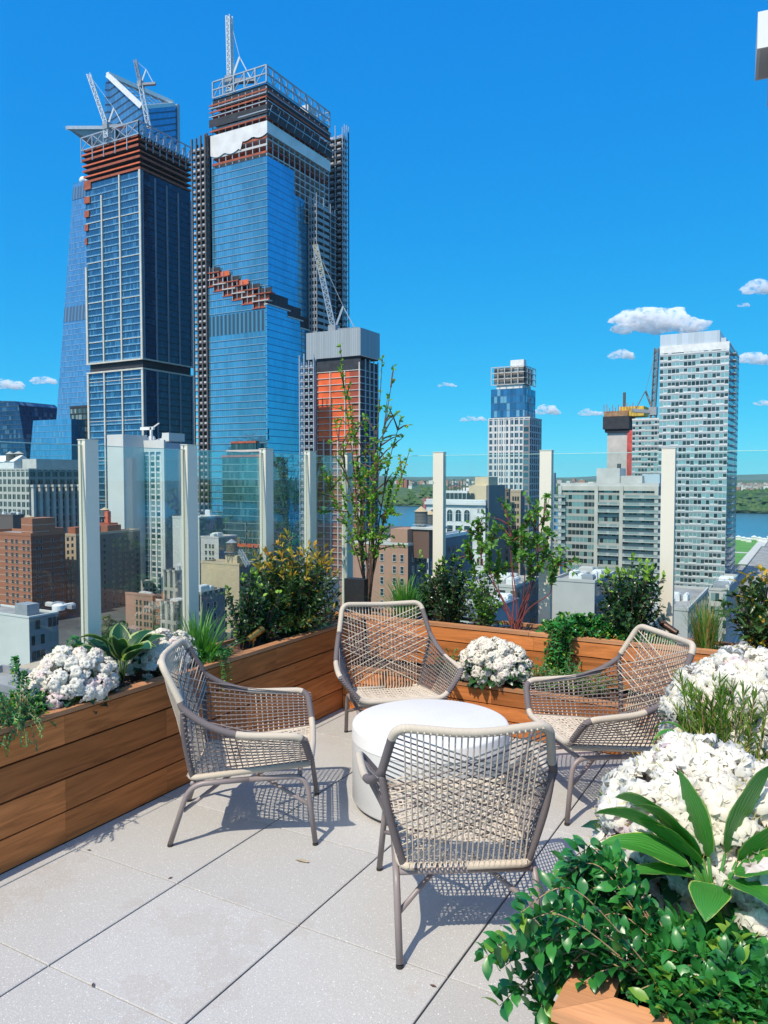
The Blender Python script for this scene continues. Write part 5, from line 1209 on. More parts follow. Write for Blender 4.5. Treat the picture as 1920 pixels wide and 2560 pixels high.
def crown_mesh(seed, r, h, n=420, mats=None, cs=1.0):
    g = np.random.default_rng(seed); c = g.normal(0, 1, (9, 3)); c /= np.linalg.norm(c, axis=1)[:, None]; c *= np.array([r*.55, r*.55, h*.28]); rr = g.uniform(.35, .6, 9)*r
    k = g.integers(0, 9, n); d = g.normal(0, 1, (n, 3)); d /= np.linalg.norm(d, axis=1)[:, None]
    P = c[k]+d*rr[k][:, None]*g.uniform(.7, 1.05, n)[:, None]*np.array([1, 1, h/r/2]); P[:, 2] += h*.6
    M = frames(np.cross(d, g.normal(0, 1, (n, 3))), d+g.normal(0, .4, (n, 3)), cs*g.uniform(.5, 1.1, n))
    o = inst('crown', CLUMP_V, CLUMP_F, P, M, mats or [M_tr1]); me = o.data; bpy.data.objects.remove(o); return me
CM = [crown_mesh(1, 5, 9, cs=1.3), crown_mesh(2, 5, 8, cs=1.3), crown_mesh(3, 5, 9, mats=[M_tr2], cs=1.3)]
TRK = MB().tube([(0, 0, 0), (.1, 0, 3), (0, .1, 6)], [.35, .28, .12], 8).mesh('trunk', M_bark)
street = [(272, 1605, 0, 2, 'brownish street tree beside the grey-brown apartment block'), (300, 1612, .9, 0, 'green street tree left of the pink brick walk-up'), (330, 1640, .8, 1, 'low green tree below the pink brick walk-up'),
          (372, 1632, .8, 0, 'green tree below the right corner of the pink brick walk-up'), (404, 1606, .8, 1, 'green tree between orange brick walk-up and beige wing'), (178, 1672, .62, 0, 'bright green courtyard tree behind the pink-white flowers'),
          (255, 1668, .9, 2, 'tree at the foot of the left railing post'), (1700, 1585, 1.2, 0, 'leafy tree at the foot of the tall glass apartment tower'), (1732, 1592, 1.25, 1, 'second leafy tree beneath the tall apartment tower'), (1765, 1590, 1.1, 0, 'leafy tree left of the beige teal-windowed loft'), (1660, 1590, 1, 1, 'leafy tree behind the right-hand holly shrub'),
          (232, 1640, 1, 0, 'green tree in the courtyard just left of the first brown tree'), (205, 1652, .8, 1, 'round green tree between the white stucco building and the railing post'), (325, 1668, .8, 0, 'leafy street tree low in the gap above the hosta leaves'), (352, 1690, .8, 1, 'lowest green tree above the hosta leaves'), (288, 1650, .9, 0, 'green tree beneath the brownish street tree')]
for u, v, s_, k, lb in street:
    p = onz(u, v, GZ); s_ = s_ or 1.0; t = thing('street_tree', lb, 'tree', tuple(p), rd.uniform(0, 6), 'trees down in the streets')
    a = link('trunk', TRK, t); a.scale = (s_, s_, s_); b = link('crown', CM[k], t); b.scale = (s_, s_, s_*1.1)
# far woods on the opposite bank
g = np.random.default_rng(5); n = 7000; X = g.uniform(-900, 2300, n); Y = YF+g.uniform(0, 1, n)**1.3*420
P = np.stack([X, Y, [hgt(a, b)+3 for a, b in zip(X, Y)]], 1); d = g.normal(0, 1, (n, 3)); d[:, 2] *= .3
W_V = [(0, 0, 0), (1, 0, .2), (.5, .87, .3), (-.5, .87, .2), (-1, 0, .25), (-.5, -.87, .3), (.5, -.87, .2), (0, 0, 1.0)]; W_F = [(i, i % 6+1, 7) for i in range(1, 7)]
o = inst('far_woods', W_V, W_F, P, np.stack([np.diag([a, a, a*b]) for a, b in zip(g.uniform(4, 9, n), g.uniform(.8, 1.4, n))]), [M_tr1, leaf_mat('tree_leaf_light', (.08, .14, .04), (.10, .15, .05), .7, .1, .2, .05)], g.integers(0, 2, n)); tag(o, 'wooded bank across the river', 'woods', kind='stuff')
# houses on the plateau across the river
hm = []
for k, (c_, rc) in enumerate((((.55, .50, .45), (.30, .28, .27)), ((.45, .22, .16), (.25, .22, .2)), ((.66, .66, .63), (.35, .33, .32)), ((.40, .36, .30), (.28, .2, .16)))):
    m = MB(); m.box(-.5, .5, -.5, .5, 0, 1, 0, 1); m.box(-.3, .1, -.2, .2, 1, 1.15, 1); hm.append(m.mesh('far_house', [plain('far_wall%d' % k, c_, .9), plain('far_roof%d' % k, rc, .9)]))
rd = random.Random(4)
for k in range(210):
    if k < 150: u = rd.uniform(985, 1225) if k % 2 else rd.choice([rd.uniform(1355, 1500), rd.uniform(1842, 1925)])
    else: u = rd.uniform(1842, 1930) if k % 2 else rd.uniform(985, 1400)
    d = rd.uniform(2000, 4200); p = atd(u, 1193, d); y = p.y; o = link('far_house', hm[rd.randrange(4)]); o.location = (p.x, y, hgt(p.x, y)-2); w = rd.uniform(9, 24); o.scale = (w, w*rd.uniform(.7, 1.5), rd.uniform(8, 18)); o.rotation_euler = (0, 0, rd.uniform(-.3, .3))
    tag(o, 'tiny pale or brick house far across the river', 'house', 'houses on the far bank')
def farblock(lb, u, v0, v1, w, d, c_):
    a = atd(u, v0, d); b = atd(u, v1, d); m = MB()
    for k in range(3): m.box(-w/2+k*w/3, -w/2+(k+.8)*w/3, 0, 12, -30, (a.z-b.z)*(.8+.2*(k % 2)))
    o = m.build('far_block', plain('far_block_wall', c_, .9)); o.location = (b.x, b.y, b.z); tag(o, lb, 'building')
farblock('reddish brick apartment cluster on the far bank left of a railing post', 1005, 1196, 1213, 34, 2100, (.40, .15, .12)); farblock('low red pier building on the far shoreline', 1070, 1243, 1256, 24, 1700, (.42, .12, .10)); farblock('white tall block on the far bank right of the gridded tower', 1378, 1182, 1215, 12, 1500, (.32, .36, .38))
# lawn and pier by the near bank (right)
tag(MB().box(-160, 160, 640, 905, GZ+.05, GZ+.5).build('lawn', plain('lawn', (.09, .26, .045), .9, 0, .2, .05)), kind='structure')
m = MB(); m.box(-48, -36, 640, 904, GZ+.55, GZ+.6); m.box(-160, 160, 735, 745, GZ+.52, GZ+.56); m.box(-160, 160, 905.5, 924, GZ+.1, GZ+.9); tag(m.build('path', M_conc), kind='structure')
for k in range(7):
    p = onz(1846+k*13, 1348+(k % 3)*3, GZ+1); b = thing('pier_kiosk', ['white kiosk at the left end of the riverside row', 'second white kiosk from the left on the riverside', 'third white riverside kiosk from the left', 'middle white kiosk of the riverside row', 'third white riverside kiosk from the right', 'second white riverside kiosk from the right', 'white kiosk at the right end of the riverside row'][k], 'kiosk', tuple(p), group='white kiosks on the river bank')
    MB().box(-2.5, 2.5, -2, 2, -1, 2.6).build('wall', M_wht, b); m = MB(); m.poly([(-3, -2.4, 2.6), (3, -2.4, 2.6), (0, 0, 4)]); m.poly([(3, 2.4, 2.6), (-3, 2.4, 2.6), (0, 0, 4)]); m.poly([(3, -2.4, 2.6), (3, 2.4, 2.6), (0, 0, 4)]); m.poly([(-3, 2.4, 2.6), (-3, -2.4, 2.6), (0, 0, 4)]); m.build('roof', M_wht, b)
# plain mid-distance blocks that close the gaps
fill_m = [facade('filler_%d' % k, w_, (.04, .05, .06), 3.2, 3.3, .5, .55, (.14, .17, .18), .3, .2, 0, .85) for k, w_ in enumerate(((.42, .38, .33), (.35, .17, .12), (.50, .50, .48), (.22, .22, .23)))]
rd = random.Random(19); n = 0
ORD = ['first', 'second', 'third', 'fourth', 'fifth', 'sixth', 'seventh', 'eighth', 'ninth']
for (ua, ub, da, db, cnt, tint, reg) in ((985, 1200, 420, 800, 8, 0, 'beyond the salmon brick loft building'), (1355, 1400, 430, 820, 5, 0, 'just left of the beige balcony tower'), (-30, 420, 420, 520, 7, 1, 'behind the brick and masonry blocks at left'), (640, 900, 300, 420, 6, 1, 'at the foot of the red netted tower'), (1838, 2150, 330, 600, 9, 2, 'between the tall right-hand tower and the lawn')):
    for k in range(cnt):
        d = rd.uniform(da, db); u = ua+(ub-ua)*(k+.5)/cnt; v = rd.uniform(1372, 1420) if not tint else rd.uniform(1440, 1520) if tint == 1 else 1193+(66.7-rd.uniform(9, 18))/d*1925; zc_ = atd(u, v, d).z
        if zc_ < GZ+6: v = 1193+(66.7-9)/d*1925
        wpx = rd.uniform(14, 22)/d*1925
        t, B = building(ORD[k]+' from the left of the low blocks '+reg, [fill_m[n % 4]]*2, u-wpx/2, u+wpx/2, u+wpx*.8, d, v, par=.6, group='plain low blocks'); n += 1

# ---- clouds
def cloud_mat():
    t = NT('cloud_vapour'); n = t.noise(t.coord('Object'), .0065, 6, .68)
    dn_ = t.math('MULTIPLY', t.math('MAXIMUM', t.math('SUBTRACT', n, .43), 0), .11)
    vol = t.node('VolumePrincipled'); vol.inputs['Color'].default_value = (1, 1, 1, 1); vol.inputs['Anisotropy'].default_value = .0; t.put(vol.inputs['Density'], dn_)
    t.l.new(vol.outputs[0], t.out.inputs['Volume']); return t.mat
M_cloud = cloud_mat()
cl = [(1640, 822, 235, 78, 'large white cloud beside the top of the tall apartment tower'), (1555, 894, 62, 30, 'small white puff left of the tall apartment tower'), (1895, 730, 70, 44, 'white cloud high at the right edge'), (1885, 906, 76, 44, 'white cloud cut by the right edge beside the tall tower'),
      (1368, 1033, 64, 34, 'soft white cloud just right of the white gridded tower'), (1476, 1036, 66, 26, 'small flat cloud left of the concrete core tower'), (1183, 1051, 74, 20, 'thin flat cloud just left of the gridded tower'), (1116, 966, 54, 14, 'tiny thin cloud above the white arcaded building'),
      (14, 970, 88, 42, 'white cloud at the left edge above the dark glass tower'), (114, 957, 66, 28, 'small cloud left of the tapering tower'), (1908, 1012, 36, 24, 'little cloud low at the right edge'), (1860, 765, 26, 16, 'faint wisp below the high right cloud')]
for u, v, w_, h_, lb in cl:
    d = 19000; p = atd(u, v, d); m = MB(); sx = w_*d/1925*.5; sz = h_*d/1925*.5; rc_ = random.Random(int(u)); nb = 8 if w_ < 100 else 22
    from mathutils import noise as mnoise
    for q in range(nb):
        f = (q+.5)/nb*2-1; env = math.sqrt(max(.05, 1-f*f)); cx_ = f*sx*.85+rc_.uniform(-.08, .08)*sx; r0 = sz*rc_.uniform(.45, .8)*(.45+.6*env); r1 = r0*rc_.uniform(1.2, 1.9)
        cz = -sz*.45+r0*.8+rc_.uniform(0, .5)*sz*env*(1.3 if f < .1 else .6); cy = rc_.uniform(-.3, .3)*sx*.5; base = len(m.v)
        m.lathe([(0.001, -1)]+[(math.sin(PI*k/10), -math.cos(PI*k/10)) for k in range(1, 10)]+[(0.001, 1)], n=18)
        for i_ in range(base, len(m.v)):
            a = Vector(m.v[i_]); k_ = 1+.38*mnoise.noise(a*1.6+Vector((q*3, u, 0)))+.2*mnoise.noise(a*4+Vector((q, 0, u))); flat = .45 if a.z < 0 else 1.0
            m.v[i_] = (cx_+a.x*k_*r1, cy+a.y*k_*r1, cz+a.z*k_*r0*flat)
    o = m.build('cloud', M_cloud, None, True); o.location = p; o.rotation_euler = (0, 0, YAW); tag(o, lb, 'cloud', 'small fair-weather clouds')

# ================================================ PLANTING
M_holly = leaf_mat('holly_leaf', (.012, .045, .014), (.035, .105, .028), .28, .12, .55); M_hollyn = leaf_mat('holly_new_leaf', (.20, .40, .04), (.30, .50, .07), .4, .3, .4)
M_pier_g = leaf_mat('pieris_leaf', (.022, .065, .02), (.06, .14, .03), .3, .18, .5); M_pier_o = leaf_mat('orange_new_leaf', (.55, .27, .03), (.45, .42, .05), .45, .3, .3)
M_birch = leaf_mat('pale_tree_leaf', (.10, .27, .03), (.24, .46, .06), .45, .35, .35); M_dog = leaf_mat('dogwood_leaf', (.06, .17, .035), (.15, .32, .07), .45, .3, .35)
M_vinca = leaf_mat('glossy_ground_leaf', (.012, .105, .026), (.045, .25, .045), .33, .16, .55, 14); M_vincan = leaf_mat('glossy_new_leaf', (.13, .30, .03), (.25, .42, .06), .35, .3, .5)
M_jun = leaf_mat('juniper_needle', (.035, .17, .07), (.09, .32, .09), .6, .1, .3, 30); M_grass = leaf_mat('grass_blade', (.05, .19, .03), (.14, .36, .05), .45, .3, .4, 9); M_tang = leaf_mat('dry_grass_blade', (.42, .25, .08), (.30, .26, .08), .6, .25, .2, 9)
M_rdk = leaf_mat('rhododendron_leaf', (.010, .04, .02), (.02, .075, .035), .35, .05, .5); M_stem = plain('brown_stem', (.12, .07, .05), .8, 0, .3, 30, .3); M_redst = plain('red_stem', (.20, .05, .045), .6, 0, .3, 30, .2); M_tanst = plain('tan_stem', (.38, .24, .13), .7, 0, .2, 30, .2)
def V(*a): return np.array(a, float)
def unit(n, up=0.0):
    d = rng.normal(0, 1, (n, 3)); d[:, 2] += up; return d/np.linalg.norm(d, axis=1)[:, None]
def stems_mesh(paths, r0, r1=.25, n=5):
    m = MB()
    for p in paths: m.tube(p, [r0*(1-(1-r1)*k/(len(p)-1)) for k in range(len(p))], n)
    return m
def shrub(label, u, vb, vt, y=None, x=None, wpx=150, plants=60, leaf=.04, lw=.29, mats=(None, None), newf=.15, per=3, step=.035, z0=.58, group='shrubs in the planters', stem=None, r=.0045, spread=.35, name='shrub', cat='shrub', droop=.0, top_new=True, depth=.8, bend=.15, fill=.35):
    b = ony(u, vb, y) if y is not None else onx(u, vb, x); b.z = z0; tp = ony(u, vt, y) if y is not None else onx(u, vt, x); h = tp.z-z0
    d = (b-CAMP).dot(FW); w = wpx*d/1925/2; t = thing(name, label, cat, tuple(b), group=group); paths = []; P = []; D = []; N = []; mi = []
    for k in range(plants):
        a = rng.uniform(0, 2*PI); rr = math.sqrt(rng.uniform(0, 1)); zf = rng.uniform(fill, 1)*(1-.35*rr**2)
        tip = np.array([math.cos(a)*rr*w, math.sin(a)*rr*min(w, .26)*depth, h*zf]); base = np.array([math.cos(a)*rr*w*spread*.3, math.sin(a)*rr*.05, 0]); mid = base*.3+tip*np.array([.55-bend, .55-bend, .5])
        pts = catmull([base, mid, tip], 5); paths.append(pts); L = sum((pts[i+1]-pts[i]).length for i in range(len(pts)-1)); nn = max(3, int(L*.75/step))
        for i in range(nn):
            f = .25+.75*i/nn; j = f*(len(pts)-1); q = int(min(j, len(pts)-2)); p = pts[q].lerp(pts[q+1], j-q); dr = (pts[q+1]-pts[q]).normalized()
            for s in range(per):
                an = rng.uniform(0, 2*PI); o = dr.orthogonal().normalized(); o = Matrix.Rotation(an, 3, dr) @ o; dd = (o*(.9-.5*(f > .93))+dr*(.5+.8*(f > .93))-Vector((0, 0, droop))).normalized()
                P.append(p+Vector(rng.normal(0, leaf*.12, 3))); D.append(dd); new = (f > .88 and tip[2] > h*.62) if top_new else False; mi.append(1 if rng.uniform() < (newf*4 if new else newf*.25) else 0)
    P = np.array(P); D = np.array(D); nrm = D*0+V(0, 0, 1)+rng.normal(0, .45, P.shape)
    inst('foliage', LEAF_V, LEAF_F, P, frames(D, nrm, leaf*rng.uniform(.65, 1.15, len(P)), leaf*lw*2*rng.uniform(.8, 1.1, len(P))), list(mats), mi, t)
    stems_mesh(paths, r, .3, 4).build('stem', stem or M_stem, t); return t
# left planter (x about -.9) and rear planter (y about 3.5)
shrub('upright green holly shrub at the left of the orange-tipped shrub', 608, 1570, 1398, x=-.90, wpx=110, plants=30, leaf=.034, mats=(M_holly, M_hollyn), newf=.16, step=.022, depth=1, spread=.6)
shrub('big dense shrub with orange and yellow new tips, left of the slender tree', 735, 1560, 1322, x=-.88, wpx=250, plants=230, leaf=.050, lw=.17, mats=(M_pier_g, M_pier_o), newf=.26, step=.028, z0=.56, depth=1.2, fill=.25)
shrub('darker green lower shrub filling between holly and orange-tipped shrub', 655, 1565, 1440, x=-.86, wpx=130, plants=38, leaf=.04, mats=(M_holly, M_hollyn), newf=.1, step=.026)
shrub('dense dark green holly in the rear planter, right of the centre chair', 1130, 1545, 1372, y=3.5, wpx=150, plants=80, leaf=.036, mats=(M_holly, M_hollyn), newf=.1, step=.024, fill=.2)
shrub('leggy holly with pale tips rising behind the dense dark holly', 1070, 1540, 1352, y=3.55, wpx=90, plants=16, leaf=.04, mats=(M_holly, M_hollyn), newf=.2, step=.03)
shrub('glossy green holly shrub in front of the right-hand railing post', 1578, 1575, 1372, y=3.5, wpx=200, plants=95, leaf=.040, mats=(M_holly, M_hollyn), newf=.22, step=.026, fill=.35, spread=.8)
shrub('orange-tipped drooping shrub at the right edge of the rear planter', 1900, 1600, 1400, y=3.52, wpx=210, plants=55, leaf=.085, lw=.13, mats=(M_pier_g, M_pier_o), newf=.3, step=.045, fill=.4)
shrub('fresh green leafy shrub between the dark holly and the red-stemmed shrub', 1212, 1552, 1398, y=3.5, wpx=110, plants=40, leaf=.04, mats=(M_dog, M_birch), newf=.2, step=.03, fill=.2)
def fan(label, base, tips, y, leaf, mats, stem, r, newf=.1, step=.05, per=2, lw=.42, start=.3, name='shrub', cat='shrub', twigs=3, tl=.18, group='shrubs in the planters', z0=.58, bendp=.5):
    b = ony(base[0], base[1], y); b.z = z0; t = thing(name, label, cat, tuple(b), group=group); paths = []; P = []; D = []; mi = []
    for (u, v, dy, dens) in tips:
        tip = ony(u, v, y+dy)-b; base_ = Vector((rng.uniform(-.03, .03), rng.uniform(-.03, .03), 0)); mid = Vector((tip.x*bendp+rng.uniform(-.04, .04), tip.y*.5, tip.z*.55)); pts = catmull([base_, base_.lerp(mid, .5)+Vector((rng.uniform(-.02, .02), 0, .03)), mid, mid.lerp(tip, .55)+Vector((rng.uniform(-.03, .03), rng.uniform(-.03, .03), 0)), tip], 5); paths.append(pts); allp = [(pts, 1)]
        for k in range(twigs):
            q = rng.integers(int(len(pts)*start), len(pts)-2); o = pts[q]; dr = (pts[q+1]-pts[q]).normalized(); side = Vector(unit(1)[0]); e = o+(dr*.7+side*.7).normalized()*tl*rng.uniform(.6, 1.3); tw = [o, o.lerp(e, .5)+Vector((0, 0, .012)), e]; paths.append(tw); allp.append((tw, 0))
        for pp, mn in allp:
            L = sum((pp[i+1]-pp[i]).length for i in range(len(pp)-1)); nn = max(2, int(L/step*dens))
            for i in range(nn):
                f = (start if mn else .2)+(1-(start if mn else .2))*rng.uniform(0, 1) if i else 1.0
                j = f*(len(pp)-1); q = int(min(j, len(pp)-2)); p = pp[q].lerp(pp[q+1], j-q); dr = (pp[q+1]-pp[q]).normalized()
                for s_ in range(per): dd = (dr*.6+Vector(unit(1)[0])*.9).normalized(); P.append(p); D.append(dd); mi.append(1 if rng.uniform() < newf else 0)
    P = np.array(P); D = np.array(D)
    inst('foliage', LEAF_V, LEAF_F, P, frames(D, D*0+V(0, 0, 1)+rng.normal(0, .6, P.shape), leaf*rng.uniform(.6, 1.15, len(P)), leaf*lw*2*rng.uniform(.8, 1.1, len(P))), list(mats), mi, t)
    stems_mesh(paths, r, .3, 5).build('trunk' if name == 'tree' else 'stem', stem, t); return t
dn = 1.1574
fan('slender multi-stemmed young tree in the terrace corner with small bright leaves', (918, 1500), [(722*dn, 905*dn, 0, .7), (735*dn, 745*dn, -.05, .8), (752*dn, 850*dn, .1, .9), (700*dn, 1010*dn, -.1, 1.4), (790*dn, 900*dn, .05, .9), (826*dn, 770*dn, 0, .35), (838*dn, 850*dn, .05, .45), (850*dn, 800*dn, -.08, .35), (868*dn, 900*dn, .05, .7), (884*dn, 975*dn, 0, 1.1), (770*dn, 1000*dn, .1, 1.8), (812*dn, 985*dn, -.1, 2.2), (845*dn, 1040*dn, .08, 2.4), (735*dn, 1050*dn, -.05, 1.8), (800*dn, 1060*dn, .1, 2.2)], 3.48, .034, (M_birch, M_pier_o), M_stem, .0075,   .06, .029, 2, .31, .34, 'tree', 'tree', 8, .17, 'slender tree', .6, .35)
fan('red-stemmed shrub fanning out with pale green leaves in the rear planter', (1292, 1572), [(1165, 1370, 0, 1.4), (1195, 1300, .05, 1.3), (1225, 1340, -.05, 1.6), (1262, 1262, 0, .6), (1290, 1330, .05, 1.7), (1318, 1300, -.05, 1.4), (1342, 1262, .05, .8), (1372, 1330, 0, 1.6), (1395, 1400, -.05, 1.2), (1250, 1400, .05, 1.6), (1330, 1390, -.08, 1.5), (1375, 1240, .05, .3)], 3.5, .047, (M_dog, M_birch), M_redst, .0055, .2,   .040, 3, .27, .60, 'shrub', 'shrub', 6, .14, bendp=.78)
fan('small leafy seedling poking up through the groundcover on the left planter', (185, 1700), [(196, 1628, -.0, 1.5), (90, 1655, 0, 1.5), (175, 1645, 0, 1.2)], 1.10, .028, (M_hollyn, M_holly), M_tanst, .003, .5, .02, 2, .3, .3, 'seedling', 'plant', 1, .05) if False else None

# ---- rhododendrons
def petal_tmpl():
    v = []; f = []; nx, ny = 4, 4
    for a in range(5):
        an = 2*PI*a/5; base = len(v)
        for i in range(nx):
            s = i/(nx-1); rad = .12+.88*s; zz_ = .50*math.sin(min(1, s*1.2)*PI/2)-.42*max(0, s-.55)*2; hw = (.08+.46*math.sin(s*PI*.66))
            for j in range(ny):
                q = j/(ny-1)*2-1; x = rad*(1-.12*q*q*s); y = q*hw; z = zz_+.26*s*math.sin(q*5+a*2.1+s*3)*(1 if i > 1 else .2)
                v.append((x*math.cos(an)-y*math.sin(an), x*math.sin(an)+y*math.cos(an), z))
        for i in range(nx-1):
            for j in range(ny-1): f.append((base+i*ny+j, base+i*ny+j+1, base+(i+1)*ny+j+1, base+(i+1)*ny+j))
    return v, f
PV, PF = petal_tmpl()
def petal_mat(name, c1, c2):
    t = NT(name); n = t.noise(t.coord(), 7, 3); col = t.mix(t.ramp(n, [(.42, (0, 0, 0)), (.72, (1, 1, 1))]), c1, c2)
    tr = t.node('BsdfTranslucent'); t.put(tr.inputs[0], col); mx = t.node('MixShader'); mx.inputs[0].default_value = .40; t.l.new(t.bsdf(col, .6, 0, t.bump(t.noise(t.coord(), 160, 2), .3, .002), .25), mx.inputs[1]); t.l.new(tr.outputs[0], mx.inputs[2]); return t.done(mx.outputs[0])
M_pw = petal_mat('white_petal', (.90, .87, .78), (.92, .895, .83)); M_pp = petal_mat('blush_petal', (.90, .80, .78), (.88, .66, .66)); M_sta = plain('stamen', (.45, .42, .10), .6)
def rhodo(label, c, rx, ry, rz, n, fr=.034, per=8, blush=.1, tr=.06, leafl=.11, nl=90, group='white flowering rhododendrons', lo=.0, leaves=True):
    t = thing('rhododendron', label, 'flowering shrub', (c[0], c[1], c[2]), group=group); P = []; D = []; mi = []; SP = []; SD = []
    k = 0; pts = []
    while k < n:
        a = 2*PI*rng.uniform(); zf = rng.uniform(lo, 1); r_ = math.sqrt(max(0, 1-zf*zf)); q = V(math.cos(a)*r_, math.sin(a)*r_, zf); ok = all(np.linalg.norm((q-p)*V(rx, ry, rz)) > tr*.95 for p in pts[-400:])
        k += 1
        if not ok and rng.uniform() < .85: continue
        pts.append(q); nn = q/V(rx, ry, rz); nn /= np.linalg.norm(nn); cc = q*V(rx, ry, rz)*rng.uniform(.9, 1.04); bl = rng.uniform() < blush
        for s in range(per):
            d = nn*rng.uniform(.3, 1.1)+unit(1)[0]*.95; d /= np.linalg.norm(d); P.append(cc+d*tr*rng.uniform(.7, 1.0)); D.append(d); mi.append(1 if bl and rng.uniform() < .7 or rng.uniform() < .04 else 0)
            for z in range(3): SP.append(P[-1]+d*fr*.25); SD.append(d+unit(1)[0]*.35)
    P = np.array(P); D = np.array(D); R_ = frames(unit(len(P)), D, fr*rng.uniform(.75, 1.15, len(P)))
    # rotate so that template z follows D
    z = D; x = np.cross(unit(len(P)), z); x /= np.linalg.norm(x, axis=1)[:, None]; y = np.cross(z, x); s = (fr*rng.uniform(.75, 1.15, len(P)))[:, None]
    inst('blossom', PV, PF, P, np.stack([x*s, y*s, z*s], 2), [M_pw, M_pp], mi, t, False)
    SP = np.array(SP); SD = np.array(SD); inst('stamen', [(0, -.03, 0), (0, .03, 0), (1, .02, 0), (1, -.02, 0)], [(0, 1, 2, 3)], SP, frames(SD, None, fr*.7), [M_sta], None, t)
    if leaves:
        LPn = []; LD = []
        for k in range(nl):
            a = 2*PI*rng.uniform(); zf = rng.uniform(-.45, .75); r_ = math.sqrt(max(.1, 1-zf*zf)); q = V(math.cos(a)*r_*rx*.85, math.sin(a)*r_*ry*.85, zf*rz*.8); LPn.append(q); LD.append(V(math.cos(a), math.sin(a), rng.uniform(-.7, .35)))
        inst('foliage', LEAF_V, LEAF_F, LPn, frames(LD, None, leafl*rng.uniform(.8, 1.1, nl), leafl*.62, .4), [M_rdk, M_holly], rng.integers(0, 2, nl), t)
    b = MB()
    for k in range(14): a = 2*PI*k/14; b.tube([(0, 0, -rz*.9), (math.cos(a)*rx*.35, math.sin(a)*ry*.35, -rz*.1), (math.cos(a)*rx*.7, math.sin(a)*ry*.7, rz*.35)], .006, 5)
    b.build('stem', M_stem, t); return t
def at_px(u, v, **k): return onx(u, v, k['x']) if 'x' in k else ony(u, v, k['y']) if 'y' in k else onz(u, v, k['z'])
p = at_px(183, 1712, x=-.86); rhodo('dome of pink-white blossom at the left edge, beside hosta leaves', (p.x, p.y, .63), .15, .21, .185, 130, .022, 10, .22, .038, .08, 60)
p = at_px(408, 1655, x=-.90); rhodo('white blossom behind the left chair back, right of the hosta', (p.x, p.y, .62), .13, .19, .165, 110, .022, 10, .03, .042, .08, 55)
p = at_px(1237, 1700, y=3.14); rhodo('round white blossom bush in the low step planter behind the table', (p.x, p.y-.02, .37), .225, .15, .19, 150, .025, 10, .03, .042, .10, 150, lo=-.1)
# right-hand planter
M_dk = None
fgc = onz(1695, 2010, .80); rhodo('large white rhododendron in the right foreground, nearest the camera', (fgc.x+.075, fgc.y+.01, .65), .25, .22, .27, 215, .038, 9, .05, .050, .12, 120, lo=-.3)
c2 = onz(1905, 2230, .72); rhodo('pink-tinged blossom partly out of frame under the broad hosta leaves', (c2.x+.06, c2.y, .62), .12, .12, .18, 34, .037, 8, .4, .05, .12, 30, lo=-.3)
c3 = onz(1850, 1730, .80); rhodo('white blossom mass at the right edge behind fine grassy foliage', (c3.x+.03, c3.y, .66), .27, .24, .26, 200, .037, 9, .04, .048, .12, 110, lo=-.25)

# ---- hostas
def hosta_mat(name, mid, edge, ew=.16):
    t = NT(name); uv = t.coord('UV'); sp = t.node('SeparateXYZ'); t.put(sp.inputs[0], uv); e = t.math('ABSOLUTE', t.math('SUBTRACT', t.math('MULTIPLY', sp.outputs[1], 2.0), 1.0))
    w = t.math('ADD', e, t.math('MULTIPLY', t.noise(t.mapping(uv, (3, 14, 1)), 2, 2), .14)); mk = t.math('GREATER_THAN', w, 1.07-ew)
    st_ = t.math('SINE', t.math('MULTIPLY', e, 44.0)); col = t.mix(t.math('MULTIPLY', st_, .12), mid, tuple(x*1.3 for x in mid)); col = t.mix(mk, col, edge)
    tr = t.node('BsdfTranslucent'); t.put(tr.inputs[0], t.vmath('MULTIPLY', col, (1.2, 1.4, .5))); mx = t.node('MixShader'); mx.inputs[0].default_value = .28; t.l.new(t.bsdf(col, .38, 0, t.bump(st_, .3, .002), .45), mx.inputs[1]); t.l.new(tr.outputs[0], mx.inputs[2]); return t.done(mx.outputs[0])
M_ho = hosta_mat('hosta_leaf', (.055, .26, .04), (.42, .52, .13), .075); M_ho2 = hosta_mat('hosta_leaf_pale_edge', (.02, .09, .035), (.45, .55, .20), .2)
def hosta(label, c, leaves, mat, group='hostas with pale-edged leaves'):
    t = thing('hosta', label, 'plant', tuple(c), group=group)
    for (az, el, L, w, droop, twist) in leaves:
        m = MB(); nx, ny = 12, 7; h = Vector((math.cos(az), math.sin(az), 0)); sd = Vector((-math.sin(az), math.cos(az), 0)); rows = []; p = Vector((0, 0, 0)); e = el; st = L*.28
        stalk = [p+Vector((0, 0, -.06)), p+(h*math.cos(e)+Vector((0, 0, math.sin(e))))*st]; m.tube(stalk, [.006, .004], 5); q = stalk[-1]
        base = len(m.v)
        for i in range(nx+1):
            s = i/nx; tdir = h*math.cos(e)+Vector((0, 0, math.sin(e))); nrm = sd.cross(tdir)*-1; ww = w*(math.sin(PI*min(1, s**.72))**.85)*.5 if 0 < s < 1 else .0006
            for j in range(ny):
                k = j/(ny-1)*2-1; off = sd*math.cos(twist)+nrm*math.sin(twist)
                m.v.append(tuple(q+off*(k*ww)+nrm*(-.28*ww*(1-abs(k)*1.0)+.05*ww*math.sin(k*9+s*14+az*7))))
            q = q+tdir*(L/nx); e -= droop/nx*(1.0+s)
        for i in range(nx):
            for j in range(ny-1):
                m.f.append((base+i*ny+j, base+i*ny+j+1, base+(i+1)*ny+j+1, base+(i+1)*ny+j)); m.m.append(0); m.uv += [(i/nx, j/(ny-1)), (i/nx, (j+1)/(ny-1)), ((i+1)/nx, (j+1)/(ny-1)), ((i+1)/nx, j/(ny-1))]
        m.build('leaf', mat, t, True)
    return t
